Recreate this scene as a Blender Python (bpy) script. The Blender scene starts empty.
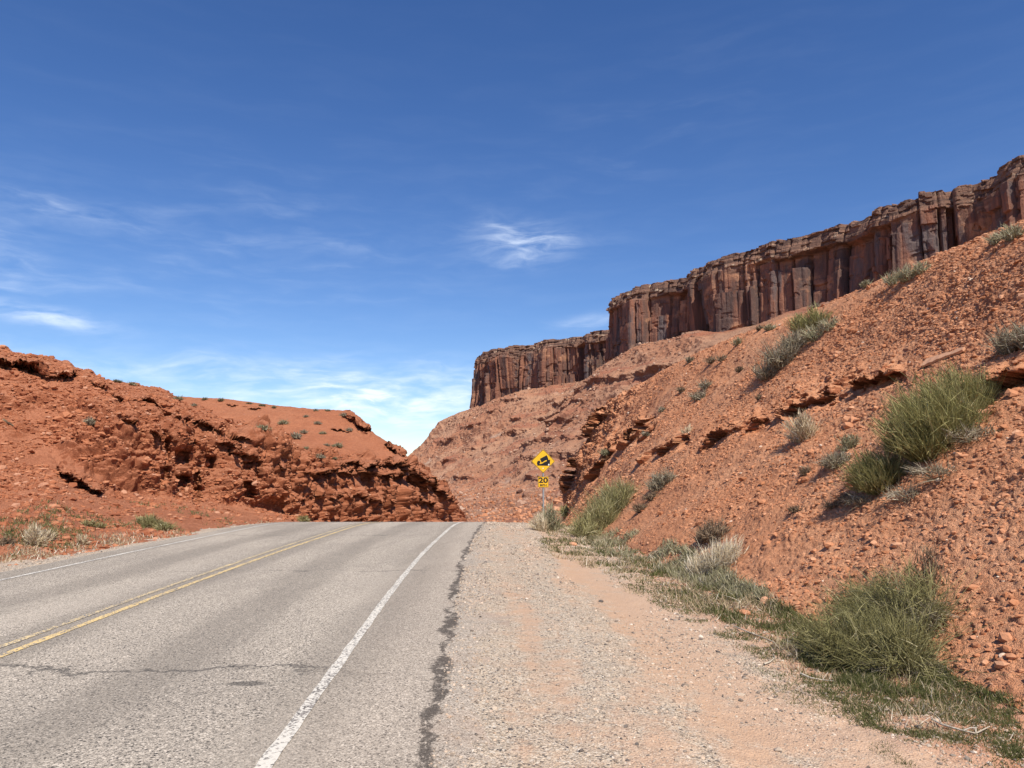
import bpy, math, random
import numpy as np
from mathutils.bvhtree import BVHTree
from mathutils import Vector

# ------------------------------------------------------------------ camera, sky, sun, exposure
SC = bpy.context.scene
COL = SC.collection
F = 769.0
HC = 1.65
PITCH = math.atan(91.0 / 769.0)
cam_d = bpy.data.cameras.new('camera')
cam = bpy.data.objects.new('camera', cam_d)
COL.objects.link(cam)
cam_d.sensor_width = 36.0
cam_d.lens = F / 1024.0 * 36.0
cam_d.clip_start = 0.05
cam_d.clip_end = 30000.0
cam.location = (0, 0, HC)
cam.rotation_euler = (math.pi / 2 + PITCH, 0, 0)
SC.camera = cam

SUN_EL = math.radians(51)
SUN_H = (0.38, -0.925)            # horizontal direction towards the sun
SUN_E = 4.5
SKY_S = 0.106
EXPOSURE = 0.42

w = bpy.data.worlds.new('World')
SC.world = w
w.use_nodes = True
SC.view_settings.view_transform = 'Standard'
SC.view_settings.look = 'None'
SC.view_settings.gamma = 1.0
SC.view_settings.exposure = EXPOSURE
SC.view_settings.use_curve_mapping = False
SC.render.engine = 'CYCLES'
SC.cycles.use_denoising = True
SC.cycles.max_bounces = 5
SC.cycles.diffuse_bounces = 3
SC.cycles.glossy_bounces = 2
SC.cycles.transparent_max_bounces = 4
SC.cycles.volume_bounces = 0


class NT:
    """little helper for node trees"""
    def __init__(s, tree):
        s.t = tree
        tree.nodes.clear()

    def n(s, typ, ins=None, **kw):
        nd = s.t.nodes.new(typ)
        for k, v in kw.items():
            setattr(nd, k, v)
        if ins:
            for k, v in ins.items():
                sock = nd.inputs[k]
                if isinstance(v, bpy.types.NodeSocket):
                    s.t.links.new(v, sock)
                else:
                    if sock.type == 'RGBA' and len(v) == 3:
                        v = (*v, 1)
                    sock.default_value = v
        return nd

    def m(s, op, a, b=0.0, c=0.0, clamp=False):
        nd = s.n('ShaderNodeMath', {0: a, 1: b, 2: c}, operation=op)
        nd.use_clamp = clamp
        return nd.outputs[0]

    def mix(s, f, a, b, bt='MIX'):
        nd = s.n('ShaderNodeMix', None, data_type='RGBA', blend_type=bt)
        for i, v in ((0, f), (6, a), (7, b)):
            if isinstance(v, bpy.types.NodeSocket):
                s.t.links.new(v, nd.inputs[i])
            else:
                if i and len(v) == 3:
                    v = (*v, 1)
                nd.inputs[i].default_value = v
        return nd.outputs[2]

    def noise(s, vec, scale, detail=4.0, rough=0.55, dist=0.0):
        return s.n('ShaderNodeTexNoise', {'Vector': vec, 'Scale': scale, 'Detail': detail, 'Roughness': rough, 'Distortion': dist}).outputs[0]

    def vor(s, vec, scale, feature='F1', out=0):
        return s.n('ShaderNodeTexVoronoi', {'Vector': vec, 'Scale': scale}, feature=feature).outputs[out]

    def ramp(s, f, lo, hi, a=0.0, b=1.0):
        return s.n('ShaderNodeMapRange', {0: f, 1: lo, 2: hi, 3: a, 4: b}, interpolation_type='SMOOTHSTEP').outputs[0]

    def map(s, vec, scale=(1, 1, 1), rot=(0, 0, 0), loc=(0, 0, 0)):
        return s.n('ShaderNodeMapping', {'Vector': vec, 'Scale': scale, 'Rotation': rot, 'Location': loc}).outputs[0]


def sky_world():
    t = NT(w.node_tree)
    sky = t.n('ShaderNodeTexSky', None, sky_type='NISHITA')
    sky.sun_disc = False
    sky.sun_elevation = SUN_EL
    sky.sun_rotation = math.atan2(SUN_H[0], SUN_H[1])
    sky.altitude = 1300.0
    sky.air_density = 1.0
    sky.dust_density = 0.3
    sky.ozone_density = 2.2
    tc = t.n('ShaderNodeTexCoord').outputs['Generated']
    sp = t.n('ShaderNodeSeparateXYZ', {0: tc})
    x, y, z = sp.outputs
    az = t.m('ARCTAN2', x, y)
    el = t.m('ARCSINE', z)
    v = t.n('ShaderNodeCombineXYZ', {0: az, 1: el, 2: 0.0}).outputs[0]
    warp = t.noise(t.map(v, (3, 9, 1)), 1.6, 3)
    v2 = t.n('ShaderNodeVectorMath', {0: v, 1: t.n('ShaderNodeCombineXYZ', {0: t.m('MULTIPLY', t.m('SUBTRACT', warp, 0.5), 0.07), 1: t.m('MULTIPLY', t.m('SUBTRACT', warp, 0.5), 0.045), 2: 0.0}).outputs[0]}, operation='ADD').outputs[0]
    s2 = t.n('ShaderNodeSeparateXYZ', {0: v2})
    wa, we = s2.outputs[0], s2.outputs[1]
    wisp = t.ramp(t.noise(t.map(v2, (4.0, 24, 1), (0, 0, 0.10)), 1.7, 8, 0.56, 0.12), 0.40, 0.74)
    fine = t.ramp(t.noise(t.map(v2, (8, 34, 1), (0, 0, -0.22)), 2.2, 8, 0.58, 0.2), 0.28, 0.78)

    def ang(px, py):
        u = 384 - py
        fw = F * math.cos(PITCH) - u * math.sin(PITCH)
        up = F * math.sin(PITCH) + u * math.cos(PITCH)
        a = math.atan2(px - 512, fw)
        return a, math.atan2(up, math.hypot(px - 512, fw))

    tot = None
    #  px, py, half width px, half height px, tilt, strength, base
    for px, py, rw, rh, tilt, st, base in (
            (522, 244, 40, 17, -0.05, 0.62, 0.75),
            (516, 231, 24, 6, -0.35, 0.45, 0.7),
            (545, 250, 60, 9, 0.15, 0.16, 0.5),
            (36, 315, 44, 7, -0.10, 0.85, 0.8),
            (592, 320, 34, 6, 0.05, 0.60, 0.5),
            (10, 262, 36, 22, -0.3, 0.32, 0.4),
            (70, 216, 60, 13, -0.12, 0.26, 0.4),
            (215, 372, 230, 15, -0.03, 0.50, 0.5),
            (380, 392, 190, 20, 0.03, 0.66, 0.3),
            (430, 418, 110, 34, 0.05, 0.62, 0.70),
            (330, 408, 170, 18, 0.0, 0.55, 0.45),
            (320, 366, 38, 7, 0.22, 0.35, 0.5),
            (640, 130, 130, 40, 0.4, 0.03, 0.2),
            (230, 255, 220, 60, 0.1, 0.10, 0.3)):
        a0, e0 = ang(px, py)
        sa, se = rw / F, rh / F
        da = t.m('SUBTRACT', wa, a0)
        de = t.m('SUBTRACT', we, e0)
        c, s = math.cos(tilt), math.sin(tilt)
        ra = t.m('ADD', t.m('MULTIPLY', da, c / sa), t.m('MULTIPLY', de, s / sa))
        re = t.m('ADD', t.m('MULTIPLY', da, -s / se), t.m('MULTIPLY', de, c / se))
        r = t.m('ADD', t.m('MULTIPLY', ra, ra), t.m('MULTIPLY', re, re))
        g = t.m('EXPONENT', t.m('MULTIPLY', r, -1.0))
        tx = t.m('ADD', t.m('MULTIPLY', t.m('MULTIPLY', wisp, fine), 1.7 * (1 - base)), t.m('MULTIPLY', fine, base))
        k = t.m('MULTIPLY', t.m('MULTIPLY', g, tx), st)
        tot = k if tot is None else t.m('ADD', tot, k)
    veil = t.m('MULTIPLY', t.m('MULTIPLY', wisp, t.ramp(we, 0.75, 0.15)), 0.02)
    tot = t.m('MINIMUM', t.m('ADD', tot, veil), 0.92)
    hsv = t.n('ShaderNodeHueSaturation', {'Hue': 0.511, 'Saturation': 1.24, 'Value': 0.97, 'Color': sky.outputs[0]}).outputs[0]
    col = t.mix(tot, hsv, (7.2, 8.0, 9.2))
    bg = t.n('ShaderNodeBackground', {'Color': col, 'Strength': SKY_S})
    out = t.n('ShaderNodeOutputWorld')
    t.t.links.new(bg.outputs[0], out.inputs[0])


sky_world()
sl = bpy.data.lights.new('sun', 'SUN')
sl.energy = SUN_E
sl.angle = math.radians(0.53)
sl.color = (1.0, 0.925, 0.80)
so = bpy.data.objects.new('sun', sl)
COL.objects.link(so)
sd = Vector((SUN_H[0] * math.cos(SUN_EL), SUN_H[1] * math.cos(SUN_EL), math.sin(SUN_EL)))
so.rotation_euler = sd.to_track_quat('Z', 'Y').to_euler()
so.location = sd * 50


# ------------------------------------------------------------------ helpers
def P(px, py, Y):
    u = 384 - py
    fw = F * math.cos(PITCH) - u * math.sin(PITCH)
    up = F * math.sin(PITCH) + u * math.cos(PITCH)
    t = Y / fw
    return ((px - 512) * t, Y, HC + up * t)


def ray(px, py):
    u = 384 - py
    return Vector((px - 512, F * math.cos(PITCH) - u * math.sin(PITCH), F * math.sin(PITCH) + u * math.cos(PITCH))).normalized()


def proj(V):
    x, y, z = V[..., 0], V[..., 1], V[..., 2] - HC
    d = y * math.cos(PITCH) + z * math.sin(PITCH)
    d = np.where(d < 0.1, 0.1, d)
    u = -y * math.sin(PITCH) + z * math.cos(PITCH)
    return 512 + F * x / d, 384 - F * u / d, d


def hsh(a, b, c, seed=0):
    h = (a.astype(np.int64) * 73856093) ^ (b.astype(np.int64) * 19349663) ^ (c.astype(np.int64) * 83492791) ^ (seed * 2654435761)
    h = (h & 0xFFFFFFFF).astype(np.uint32)
    h ^= h >> np.uint32(16)
    h = (h * np.uint32(0x7feb352d))
    h ^= h >> np.uint32(15)
    h = (h * np.uint32(0x846ca68b))
    h ^= h >> np.uint32(16)
    return h.astype(np.float64) / 4294967295.0


def vn(p, seed=0):
    """value noise -1..1 of points (...,3)"""
    f = np.floor(p)
    i = f.astype(np.int64)
    d = p - f
    d = d * d * d * (d * (d * 6 - 15) + 10)
    r = 0
    for dx in (0, 1):
        wx = d[..., 0] if dx else 1 - d[..., 0]
        for dy in (0, 1):
            wy = d[..., 1] if dy else 1 - d[..., 1]
            for dz in (0, 1):
                wz = d[..., 2] if dz else 1 - d[..., 2]
                r = r + wx * wy * wz * hsh(i[..., 0] + dx, i[..., 1] + dy, i[..., 2] + dz, seed)
    return r * 2 - 1


def fbm(p, octv=4, seed=0, gain=0.5, lac=2.03):
    a, s, tot = 1.0, 0, 0
    for k in range(octv):
        s = s + a * vn(p, seed + k * 17)
        tot += a
        p = p * lac + 11.3
        a *= gain
    return s / tot


def ridged(p, octv=4, seed=0, gain=0.55):
    a, s, tot = 1.0, 0, 0
    for k in range(octv):
        s = s + a * (1 - np.abs(vn(p, seed + k * 17)) * 2)
        tot += a
        p = p * 2.07 + 5.1
        a *= gain
    return s / tot


def cell(p, seed=0):
    """voronoi F1, F2, random per cell"""
    f = np.floor(p)
    i = f.astype(np.int64)
    b1 = np.full(p.shape[:-1], 9.0)
    b2 = b1.copy()
    idr = np.zeros(p.shape[:-1])
    for dx in (-1, 0, 1):
        for dy in (-1, 0, 1):
            for dz in (-1, 0, 1):
                a, b, c = i[..., 0] + dx, i[..., 1] + dy, i[..., 2] + dz
                q = (a + hsh(a, b, c, seed) - p[..., 0]) ** 2 + (b + hsh(a, b, c, seed + 1) - p[..., 1]) ** 2 + (c + hsh(a, b, c, seed + 2) - p[..., 2]) ** 2
                near = q < b1
                b2 = np.where(near, b1, np.minimum(b2, q))
                idr = np.where(near, hsh(a, b, c, seed + 3), idr)
                b1 = np.where(near, q, b1)
    return np.sqrt(b1), np.sqrt(b2), idr


def sst(x, a, b):
    t = np.clip((x - a) / (b - a), 0, 1)
    return t * t * (3 - 2 * t)


def pchip(xk, yk, x):
    xk = np.asarray(xk, float)
    yk = np.asarray(yk, float)
    sh = (-1,) + (1,) * (yk.ndim - 1)
    h = np.diff(xk).reshape(sh)
    dl = np.diff(yk, axis=0) / h
    m = np.zeros_like(yk)
    m[0], m[-1] = dl[0], dl[-1]
    same = dl[:-1] * dl[1:] > 0
    den = np.where(same, dl[:-1] + dl[1:], 1)
    m[1:-1] = np.where(same, 2 * dl[:-1] * dl[1:] / np.where(den == 0, 1, den), 0)
    j = np.clip(np.searchsorted(xk, x, side='right') - 1, 0, len(xk) - 2)
    hh = (xk[j + 1] - xk[j])
    t = ((x - xk[j]) / hh).reshape(sh)
    hh = hh.reshape(sh)
    return (yk[j] * (2 * t ** 3 - 3 * t ** 2 + 1) + m[j] * hh * (t ** 3 - 2 * t ** 2 + t)
            + yk[j + 1] * (-2 * t ** 3 + 3 * t ** 2) + m[j + 1] * hh * (t ** 3 - t ** 2))


def mesh_obj(name, V, faces, mat, smooth=True, tint=None, parent=None, link=True):
    """faces (M,3) or (M,4) int array"""
    V = np.ascontiguousarray(V, dtype=np.float32).reshape(-1, 3)
    faces = np.ascontiguousarray(faces, dtype=np.int32)
    k = faces.shape[1]
    me = bpy.data.meshes.new(name)
    me.vertices.add(len(V))
    me.vertices.foreach_set('co', V.ravel())
    me.loops.add(faces.size)
    me.loops.foreach_set('vertex_index', faces.ravel())
    me.polygons.add(len(faces))
    me.polygons.foreach_set('loop_start', np.arange(0, faces.size, k, dtype=np.int32))
    me.polygons.foreach_set('loop_total', np.full(len(faces), k, dtype=np.int32))
    me.polygons.foreach_set('use_smooth', np.full(len(faces), smooth))
    me.update(calc_edges=True)
    if tint is not None:
        at = me.attributes.new('tint', 'FLOAT', 'POINT')
        at.data.foreach_set('value', np.ascontiguousarray(tint, dtype=np.float32).ravel())
    if mat:
        me.materials.append(mat)
    o = bpy.data.objects.new(name, me)
    if link:
        COL.objects.link(o)
    if parent:
        o.parent = parent
    return o


def grid_faces(nu, nv):
    a = np.arange(nu * nv).reshape(nu, nv)
    return np.stack([a[:-1, :-1], a[1:, :-1], a[1:, 1:], a[:-1, 1:]], -1).reshape(-1, 4)


def normals(V):
    du = np.gradient(V, axis=0)
    dv = np.gradient(V, axis=1)
    n = np.cross(du, dv)
    n /= np.linalg.norm(n, axis=-1, keepdims=True) + 1e-9
    return n


def tag(o, label=None, cat=None, group=None, kind=None):
    if label:
        o['label'] = label
    if cat:
        o['category'] = cat
    if group:
        o['group'] = group
    if kind:
        o['kind'] = kind
    return o


def empty(name, loc, rz=0):
    o = bpy.data.objects.new(name, None)
    o.empty_display_size = 0.1
    COL.objects.link(o)
    o.location = loc
    o.rotation_euler = (0, 0, rz)
    return o


def polyd(px, py, pts):
    """signed px distance to a polyline given left to right (positive above), and position 0..1 along it"""
    best = np.full(px.shape, 1e9)
    sgn = np.ones(px.shape)
    al = np.zeros(px.shape)
    n = len(pts) - 1
    for k in range(n):
        (ax, ay), (bx, by) = pts[k], pts[k + 1]
        L2 = (bx - ax) ** 2 + (by - ay) ** 2
        tt = np.clip(((px - ax) * (bx - ax) + (py - ay) * (by - ay)) / L2, 0, 1)
        qx, qy = ax + tt * (bx - ax), ay + tt * (by - ay)
        d = np.hypot(px - qx, py - qy)
        cr = (bx - ax) * (py - ay) - (by - ay) * (px - ax)
        nb = d < best
        best = np.where(nb, d, best)
        sgn = np.where(nb, np.where(cr < 0, 1, -1), sgn)
        al = np.where(nb, (k + tt) / n, al)
    return best * sgn, al


def ledge(V, pts, amp, out, up_px, dn_px, seed=0, dig=0.8, jag=2.5, soft=0.12, thr=-0.25):
    """push rock out above a line and cut a hollow below it (a real overhang)"""
    px, py, dep = proj(V)
    m = (px > min(p[0] for p in pts) - 40) & (px < max(p[0] for p in pts) + 40)
    m &= (py > min(p[1] for p in pts) - up_px - 20) & (py < max(p[1] for p in pts) + dn_px + 20)
    if not m.any():
        return V
    Q = V[m]
    x, y, dd = px[m], py[m], dep[m]
    sc_ = 14.0 / (float(np.median(dd)) + 4)
    nz = fbm(Q * 1.7 * min(1, sc_ * 1.6), 3, seed)
    nf = fbm(Q * 4.0 * sc_, 2, seed + 5)
    d, al = polyd(x, y + jag * nz * 2 + jag * nf, pts)
    ends = sst(al, 0.0, soft) * sst(1 - al, 0.0, soft)
    on = sst(nz + 0.6 * fbm(Q * 0.8, 2, seed + 9), thr, thr + 0.3) * ends
    up = np.where(d >= 0, np.clip(1 - d / up_px, 0, 1) ** 1.3, 0)
    dn = np.where(d < 0, -dig * np.clip(1 + d / dn_px, 0, 1) ** 0.8, 0)
    a = amp * (up + dn) * on * (1 + 0.35 * nf)
    V = V.copy()
    Q2 = Q + a[..., None] * np.asarray(out)
    k = (np.clip(np.abs(a), 0, amp) * 0.40)[..., None]
    fq = 1.2 / amp
    Q2 = Q2 + k * np.stack([fbm(Q2 * fq + 7 * i, 4, seed + 31 + i, 0.65) for i in range(3)], -1) * 1.6
    V[m] = Q2
    return V


ICO_V, ICO_F = None, None


def ico():
    g = (1 + 5 ** .5) / 2
    v = np.array([(-1, g, 0), (1, g, 0), (-1, -g, 0), (1, -g, 0), (0, -1, g), (0, 1, g), (0, -1, -g), (0, 1, -g), (g, 0, -1), (g, 0, 1), (-g, 0, -1), (-g, 0, 1)], float)
    v /= np.linalg.norm(v[0])
    f = np.array([(0, 11, 5), (0, 5, 1), (0, 1, 7), (0, 7, 10), (0, 10, 11), (1, 5, 9), (5, 11, 4), (11, 10, 2), (10, 7, 6), (7, 1, 8), (3, 9, 4), (3, 4, 2), (3, 2, 6), (3, 6, 8), (3, 8, 9), (4, 9, 5), (2, 4, 11), (6, 2, 10), (8, 6, 7), (9, 8, 1)])
    return v, f


def stones(pos, size, rng, flat=0.6, sink=0.25, nrm=None, rough=0.28):
    """(verts, faces, tint) of many angular stones"""
    bv, bf = ico()
    n = len(pos)
    V = np.repeat(bv[None], n, 0) * (1 + rng.uniform(-rough, rough, (n, 12, 1)))
    sc = np.stack([rng.uniform(0.7, 1.35, n), rng.uniform(0.6, 1.1, n), rng.uniform(flat * .6, flat * 1.3, n)], -1)
    V *= sc[:, None, :]
    a = rng.uniform(0, 2 * np.pi, n)
    c, s = np.cos(a)[:, None], np.sin(a)[:, None]
    t1 = rng.normal(0, 0.3, n)[:, None]
    X = V[..., 0] * c - V[..., 1] * s
    Y = V[..., 0] * s + V[..., 1] * c
    Z = V[..., 2]
    Y, Z = Y * np.cos(t1) - Z * np.sin(t1), Y * np.sin(t1) + Z * np.cos(t1)
    V = np.stack([X, Y, Z], -1) * size[:, None, None] + pos[:, None, :]
    V[..., 2] += (size * (0.5 - sink) * flat)[:, None] * 0.8
    Fc = (bf[None] + (np.arange(n) * 12)[:, None, None]).reshape(-1, 3)
    tn = np.repeat(rng.random(n), 12)
    return V.reshape(-1, 3), Fc, tn


# ------------------------------------------------------------------ materials
def finish(t, mat, col, bump=None, bs=0.5, bd=0.02, rough=0.95, spec=0.15):
    b = t.n('ShaderNodeBsdfPrincipled', {'Base Color': col, 'Roughness': rough, 'Specular IOR Level': spec})
    if bump is not None:
        bn = t.n('ShaderNodeBump', {'Strength': bs, 'Distance': bd, 'Height': bump})
        t.t.links.new(bn.outputs[0], b.inputs['Normal'])
    o = t.n('ShaderNodeOutputMaterial')
    t.t.links.new(b.outputs[0], o.inputs[0])
    return mat


def newmat(name):
    m = bpy.data.materials.new(name)
    m.use_nodes = True
    return m, NT(m.node_tree)


def plain(name, c, rough=0.6, spec=0.4, metal=0.0):
    m, t = newmat(name)
    v = t.n('ShaderNodeTexCoord').outputs['Object']
    col = t.mix(t.ramp(t.noise(v, 14, 5), 0.35, 0.75), c, tuple(k * 0.86 for k in c))
    b = t.n('ShaderNodeBsdfPrincipled', {'Base Color': col, 'Roughness': rough, 'Specular IOR Level': spec, 'Metallic': metal})
    o = t.n('ShaderNodeOutputMaterial')
    t.t.links.new(b.outputs[0], o.inputs[0])
    return m


def soil(name, c1, c2, c3, s=1.0, rock=None, bd=0.02):
    """crumbly red earth: c1 main, c2 lighter dust, c3 darker rock"""
    m, t = newmat(name)
    v = t.n('ShaderNodeTexCoord').outputs['Object']
    lz = 5.5 if name != 'red_slope_earth' else 1.2
    big = t.ramp(t.noise(v, 0.35 * s, 5, 0.6), 0.38, 0.66)
    mid = t.ramp(t.noise(v, 2.6 * s, 6, 0.65), 0.42, 0.68)
    fin = t.ramp(t.noise(v, 16 * s, 6, 0.7), 0.36, 0.70)
    col = t.mix(big, c1, c2)
    col = t.mix(t.m('MULTIPLY', mid, 0.55), col, c3)
    col = t.mix(t.m('MULTIPLY', fin, 0.45), col, tuple(min(1, k * 1.35) for k in c2))
    cid = t.n('ShaderNodeSeparateColor', {0: t.vor(v, 24 * s, out=1)}).outputs[0]
    col = t.mix(t.m('MULTIPLY', t.ramp(cid, 0.6, 1.0), 0.4), col, c3)
    if rock:
        # layered darker rock where the surface is steep
        geo = t.n('ShaderNodeNewGeometry')
        nz = t.n('ShaderNodeSeparateXYZ', {0: geo.outputs['Normal']}).outputs[2]
        st = t.ramp(t.m('ADD', nz, t.m('MULTIPLY', t.m('SUBTRACT', t.noise(v, 1.5 * s, 3), 0.5), 0.5)), 0.62, 0.35)
        lay = t.ramp(t.noise(t.map(v, (0.4, 0.4, lz)), 0.8 * s, 5, 0.6), 0.40, 0.62)
        rk = t.mix(lay, rock, tuple(k * 0.75 for k in rock))
        col = t.mix(t.m('MULTIPLY', st, 0.8), col, rk)
    ed = t.vor(v, 26 * s, feature='DISTANCE_TO_EDGE')
    h = t.m('ADD', t.m('MULTIPLY', t.m('MINIMUM', ed, 0.12), 4.0), t.m('ADD', t.noise(v, 60 * s, 5, 0.7), t.m('MULTIPLY', t.noise(v, 9 * s, 4), 1.2)))
    return finish(t, m, col, h, 0.8, bd / s)


def tinted(name, cols, rough=0.9, bumpy=True, spec=0.15, trans=0.0):
    """material picked by the per-piece 'tint' attribute"""
    m, t = newmat(name)
    a = t.n('ShaderNodeAttribute', None, attribute_name='tint').outputs['Fac']
    r = t.n('ShaderNodeValToRGB', {0: a})
    cr = r.color_ramp
    n = len(cols)
    while len(cr.elements) < n:
        cr.elements.new(0.5)
    for k, c in enumerate(cols):
        cr.elements[k].position = k / (n - 1)
        cr.elements[k].color = (*c, 1)
    col = r.outputs[0]
    v = t.n('ShaderNodeTexCoord').outputs['Object']
    if trans:
        b = t.n('ShaderNodeBsdfPrincipled', {'Base Color': col, 'Roughness': rough, 'Specular IOR Level': spec})
        tr = t.n('ShaderNodeBsdfTranslucent', {'Color': col})
        mx = t.n('ShaderNodeMixShader', {0: trans, 1: b.outputs[0], 2: tr.outputs[0]})
        o = t.n('ShaderNodeOutputMaterial')
        t.t.links.new(mx.outputs[0], o.inputs[0])
        return m
    col = t.mix(t.m('MULTIPLY', t.ramp(t.noise(v, 40, 4), 0.4, 0.7), 0.25), col, (0.1, 0.07, 0.05))
    return finish(t, m, col, t.noise(v, 80, 4) if bumpy else None, 0.4, 0.01, rough, spec)


def cliff_mat():
    m, t = newmat('sandstone_cliff')
    v = t.n('ShaderNodeTexCoord').outputs['Object']
    sx = t.map(v, (0.045, 0.045, 0.006))
    streak = t.ramp(t.noise(sx, 1.6, 7, 0.62, 0.3), 0.42, 0.64)
    streak2 = t.ramp(t.noise(t.map(v, (0.17, 0.17, 0.014), loc=(7, 3, 0)), 1.3, 6, 0.6, 0.2), 0.40, 0.66)
    patch = t.ramp(t.noise(t.map(v, (0.03, 0.03, 0.05)), 1.0, 6, 0.65), 0.53, 0.70)
    z = t.n('ShaderNodeSeparateXYZ', {0: v}).outputs[2]
    col = t.mix(streak, (0.27, 0.125, 0.082), (0.115, 0.074, 0.064))
    col = t.mix(t.m('MULTIPLY', streak2, 0.6), col, (0.082, 0.062, 0.060))
    col = t.mix(t.m('MULTIPLY', t.ramp(t.noise(t.map(v, (0.05, 0.05, 0.012), loc=(40, 9, 3)), 1.0, 5), 0.55, 0.66), 0.85), col, (0.115, 0.100, 0.102))
    col = t.mix(t.m('MULTIPLY', patch, 0.85), col, (0.45, 0.235, 0.14))
    # thin bedding near the rim, paler blocks
    at = t.n('ShaderNodeAttribute', None, attribute_name='tint').outputs['Fac']
    bed = t.ramp(t.noise(t.map(v, (0.02, 0.02, 0.45)), 1.0, 5, 0.6), 0.42, 0.62)
    rim = t.mix(bed, (0.235, 0.135, 0.095), (0.10, 0.062, 0.050))
    blk = t.ramp(t.noise(t.map(v, (0.06, 0.06, 0.12)), 1.3, 4, 0.6), 0.60, 0.70)
    rim = t.mix(blk, rim, (0.50, 0.38, 0.27))
    col = t.mix(t.ramp(t.m('ADD', at, t.m('MULTIPLY', t.m('SUBTRACT', t.noise(v, 0.05, 3), 0.5), 0.25)), 0.83, 0.90), col, rim)
    h = t.m('ADD', t.noise(t.map(v, (0.5, 0.5, 0.12)), 1.2, 6, 0.65), t.m('MULTIPLY', t.noise(v, 0.7, 5, 0.7), 0.6))
    return finish(t, m, col, h, 0.9, 1.4)


def talus_mat():
    m, t = newmat('talus')
    v = t.n('ShaderNodeTexCoord').outputs['Object']
    big = t.ramp(t.noise(v, 0.012, 5, 0.6), 0.40, 0.62)
    col = t.mix(big, (0.39, 0.185, 0.108), (0.43, 0.240, 0.152))
    red = t.ramp(t.noise(t.map(v, (0.006, 0.006, 0.045)), 1.4, 5, 0.6), 0.50, 0.62)
    col = t.mix(t.m('MULTIPLY', red, 0.75), col, (0.33, 0.125, 0.075))
    pale = t.ramp(t.noise(t.map(v, (0.02, 0.02, 0.05), loc=(5, 5, 5)), 1.0, 5, 0.6), 0.60, 0.72)
    col = t.mix(t.m('MULTIPLY', pale, 0.6), col, (0.44, 0.34, 0.27))
    sp = t.ramp(t.noise(v, 0.45, 5, 0.75), 0.50, 0.70)
    col = t.mix(t.m('MULTIPLY', sp, 0.45), col, (0.47, 0.29, 0.20))
    dk = t.ramp(t.noise(t.map(v, (1, 1, 1), loc=(9, 0, 0)), 0.30, 5, 0.75), 0.56, 0.68)
    col = t.mix(t.m('MULTIPLY', dk, 0.65), col, (0.15, 0.085, 0.062))
    z = t.n('ShaderNodeSeparateXYZ', {0: v}).outputs[2]
    low = t.ramp(t.m('ADD', z, t.m('MULTIPLY', t.noise(v, 0.02, 4), 26.0)), 14.0, -6.0)
    col = t.mix(t.m('MULTIPLY', low, 0.7), col, t.mix(t.ramp(t.noise(v, 0.12, 6, 0.7), 0.4, 0.6), (0.42, 0.17, 0.095), (0.56, 0.32, 0.21)))
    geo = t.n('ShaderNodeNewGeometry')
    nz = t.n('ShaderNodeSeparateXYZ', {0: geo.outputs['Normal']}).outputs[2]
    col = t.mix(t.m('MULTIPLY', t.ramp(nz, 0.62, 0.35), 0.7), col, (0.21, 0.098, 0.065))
    h = t.m('ADD', t.noise(v, 0.35, 7, 0.75), t.m('MULTIPLY', t.noise(v, 1.3, 4, 0.7), 0.5))
    return finish(t, m, col, h, 0.9, 2.2)


def XR(Y):
    """right white line"""
    return pchip([-40, 0, 4, 8, 12, 18, 24, 30, 50, 80, 120], [-0.9, -1.25, -1.40, -1.58, -1.76, -1.92, -1.95, -1.86, -0.6, 5.5, 22.0], np.asarray(Y, float).ravel()).reshape(np.shape(Y))


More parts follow.
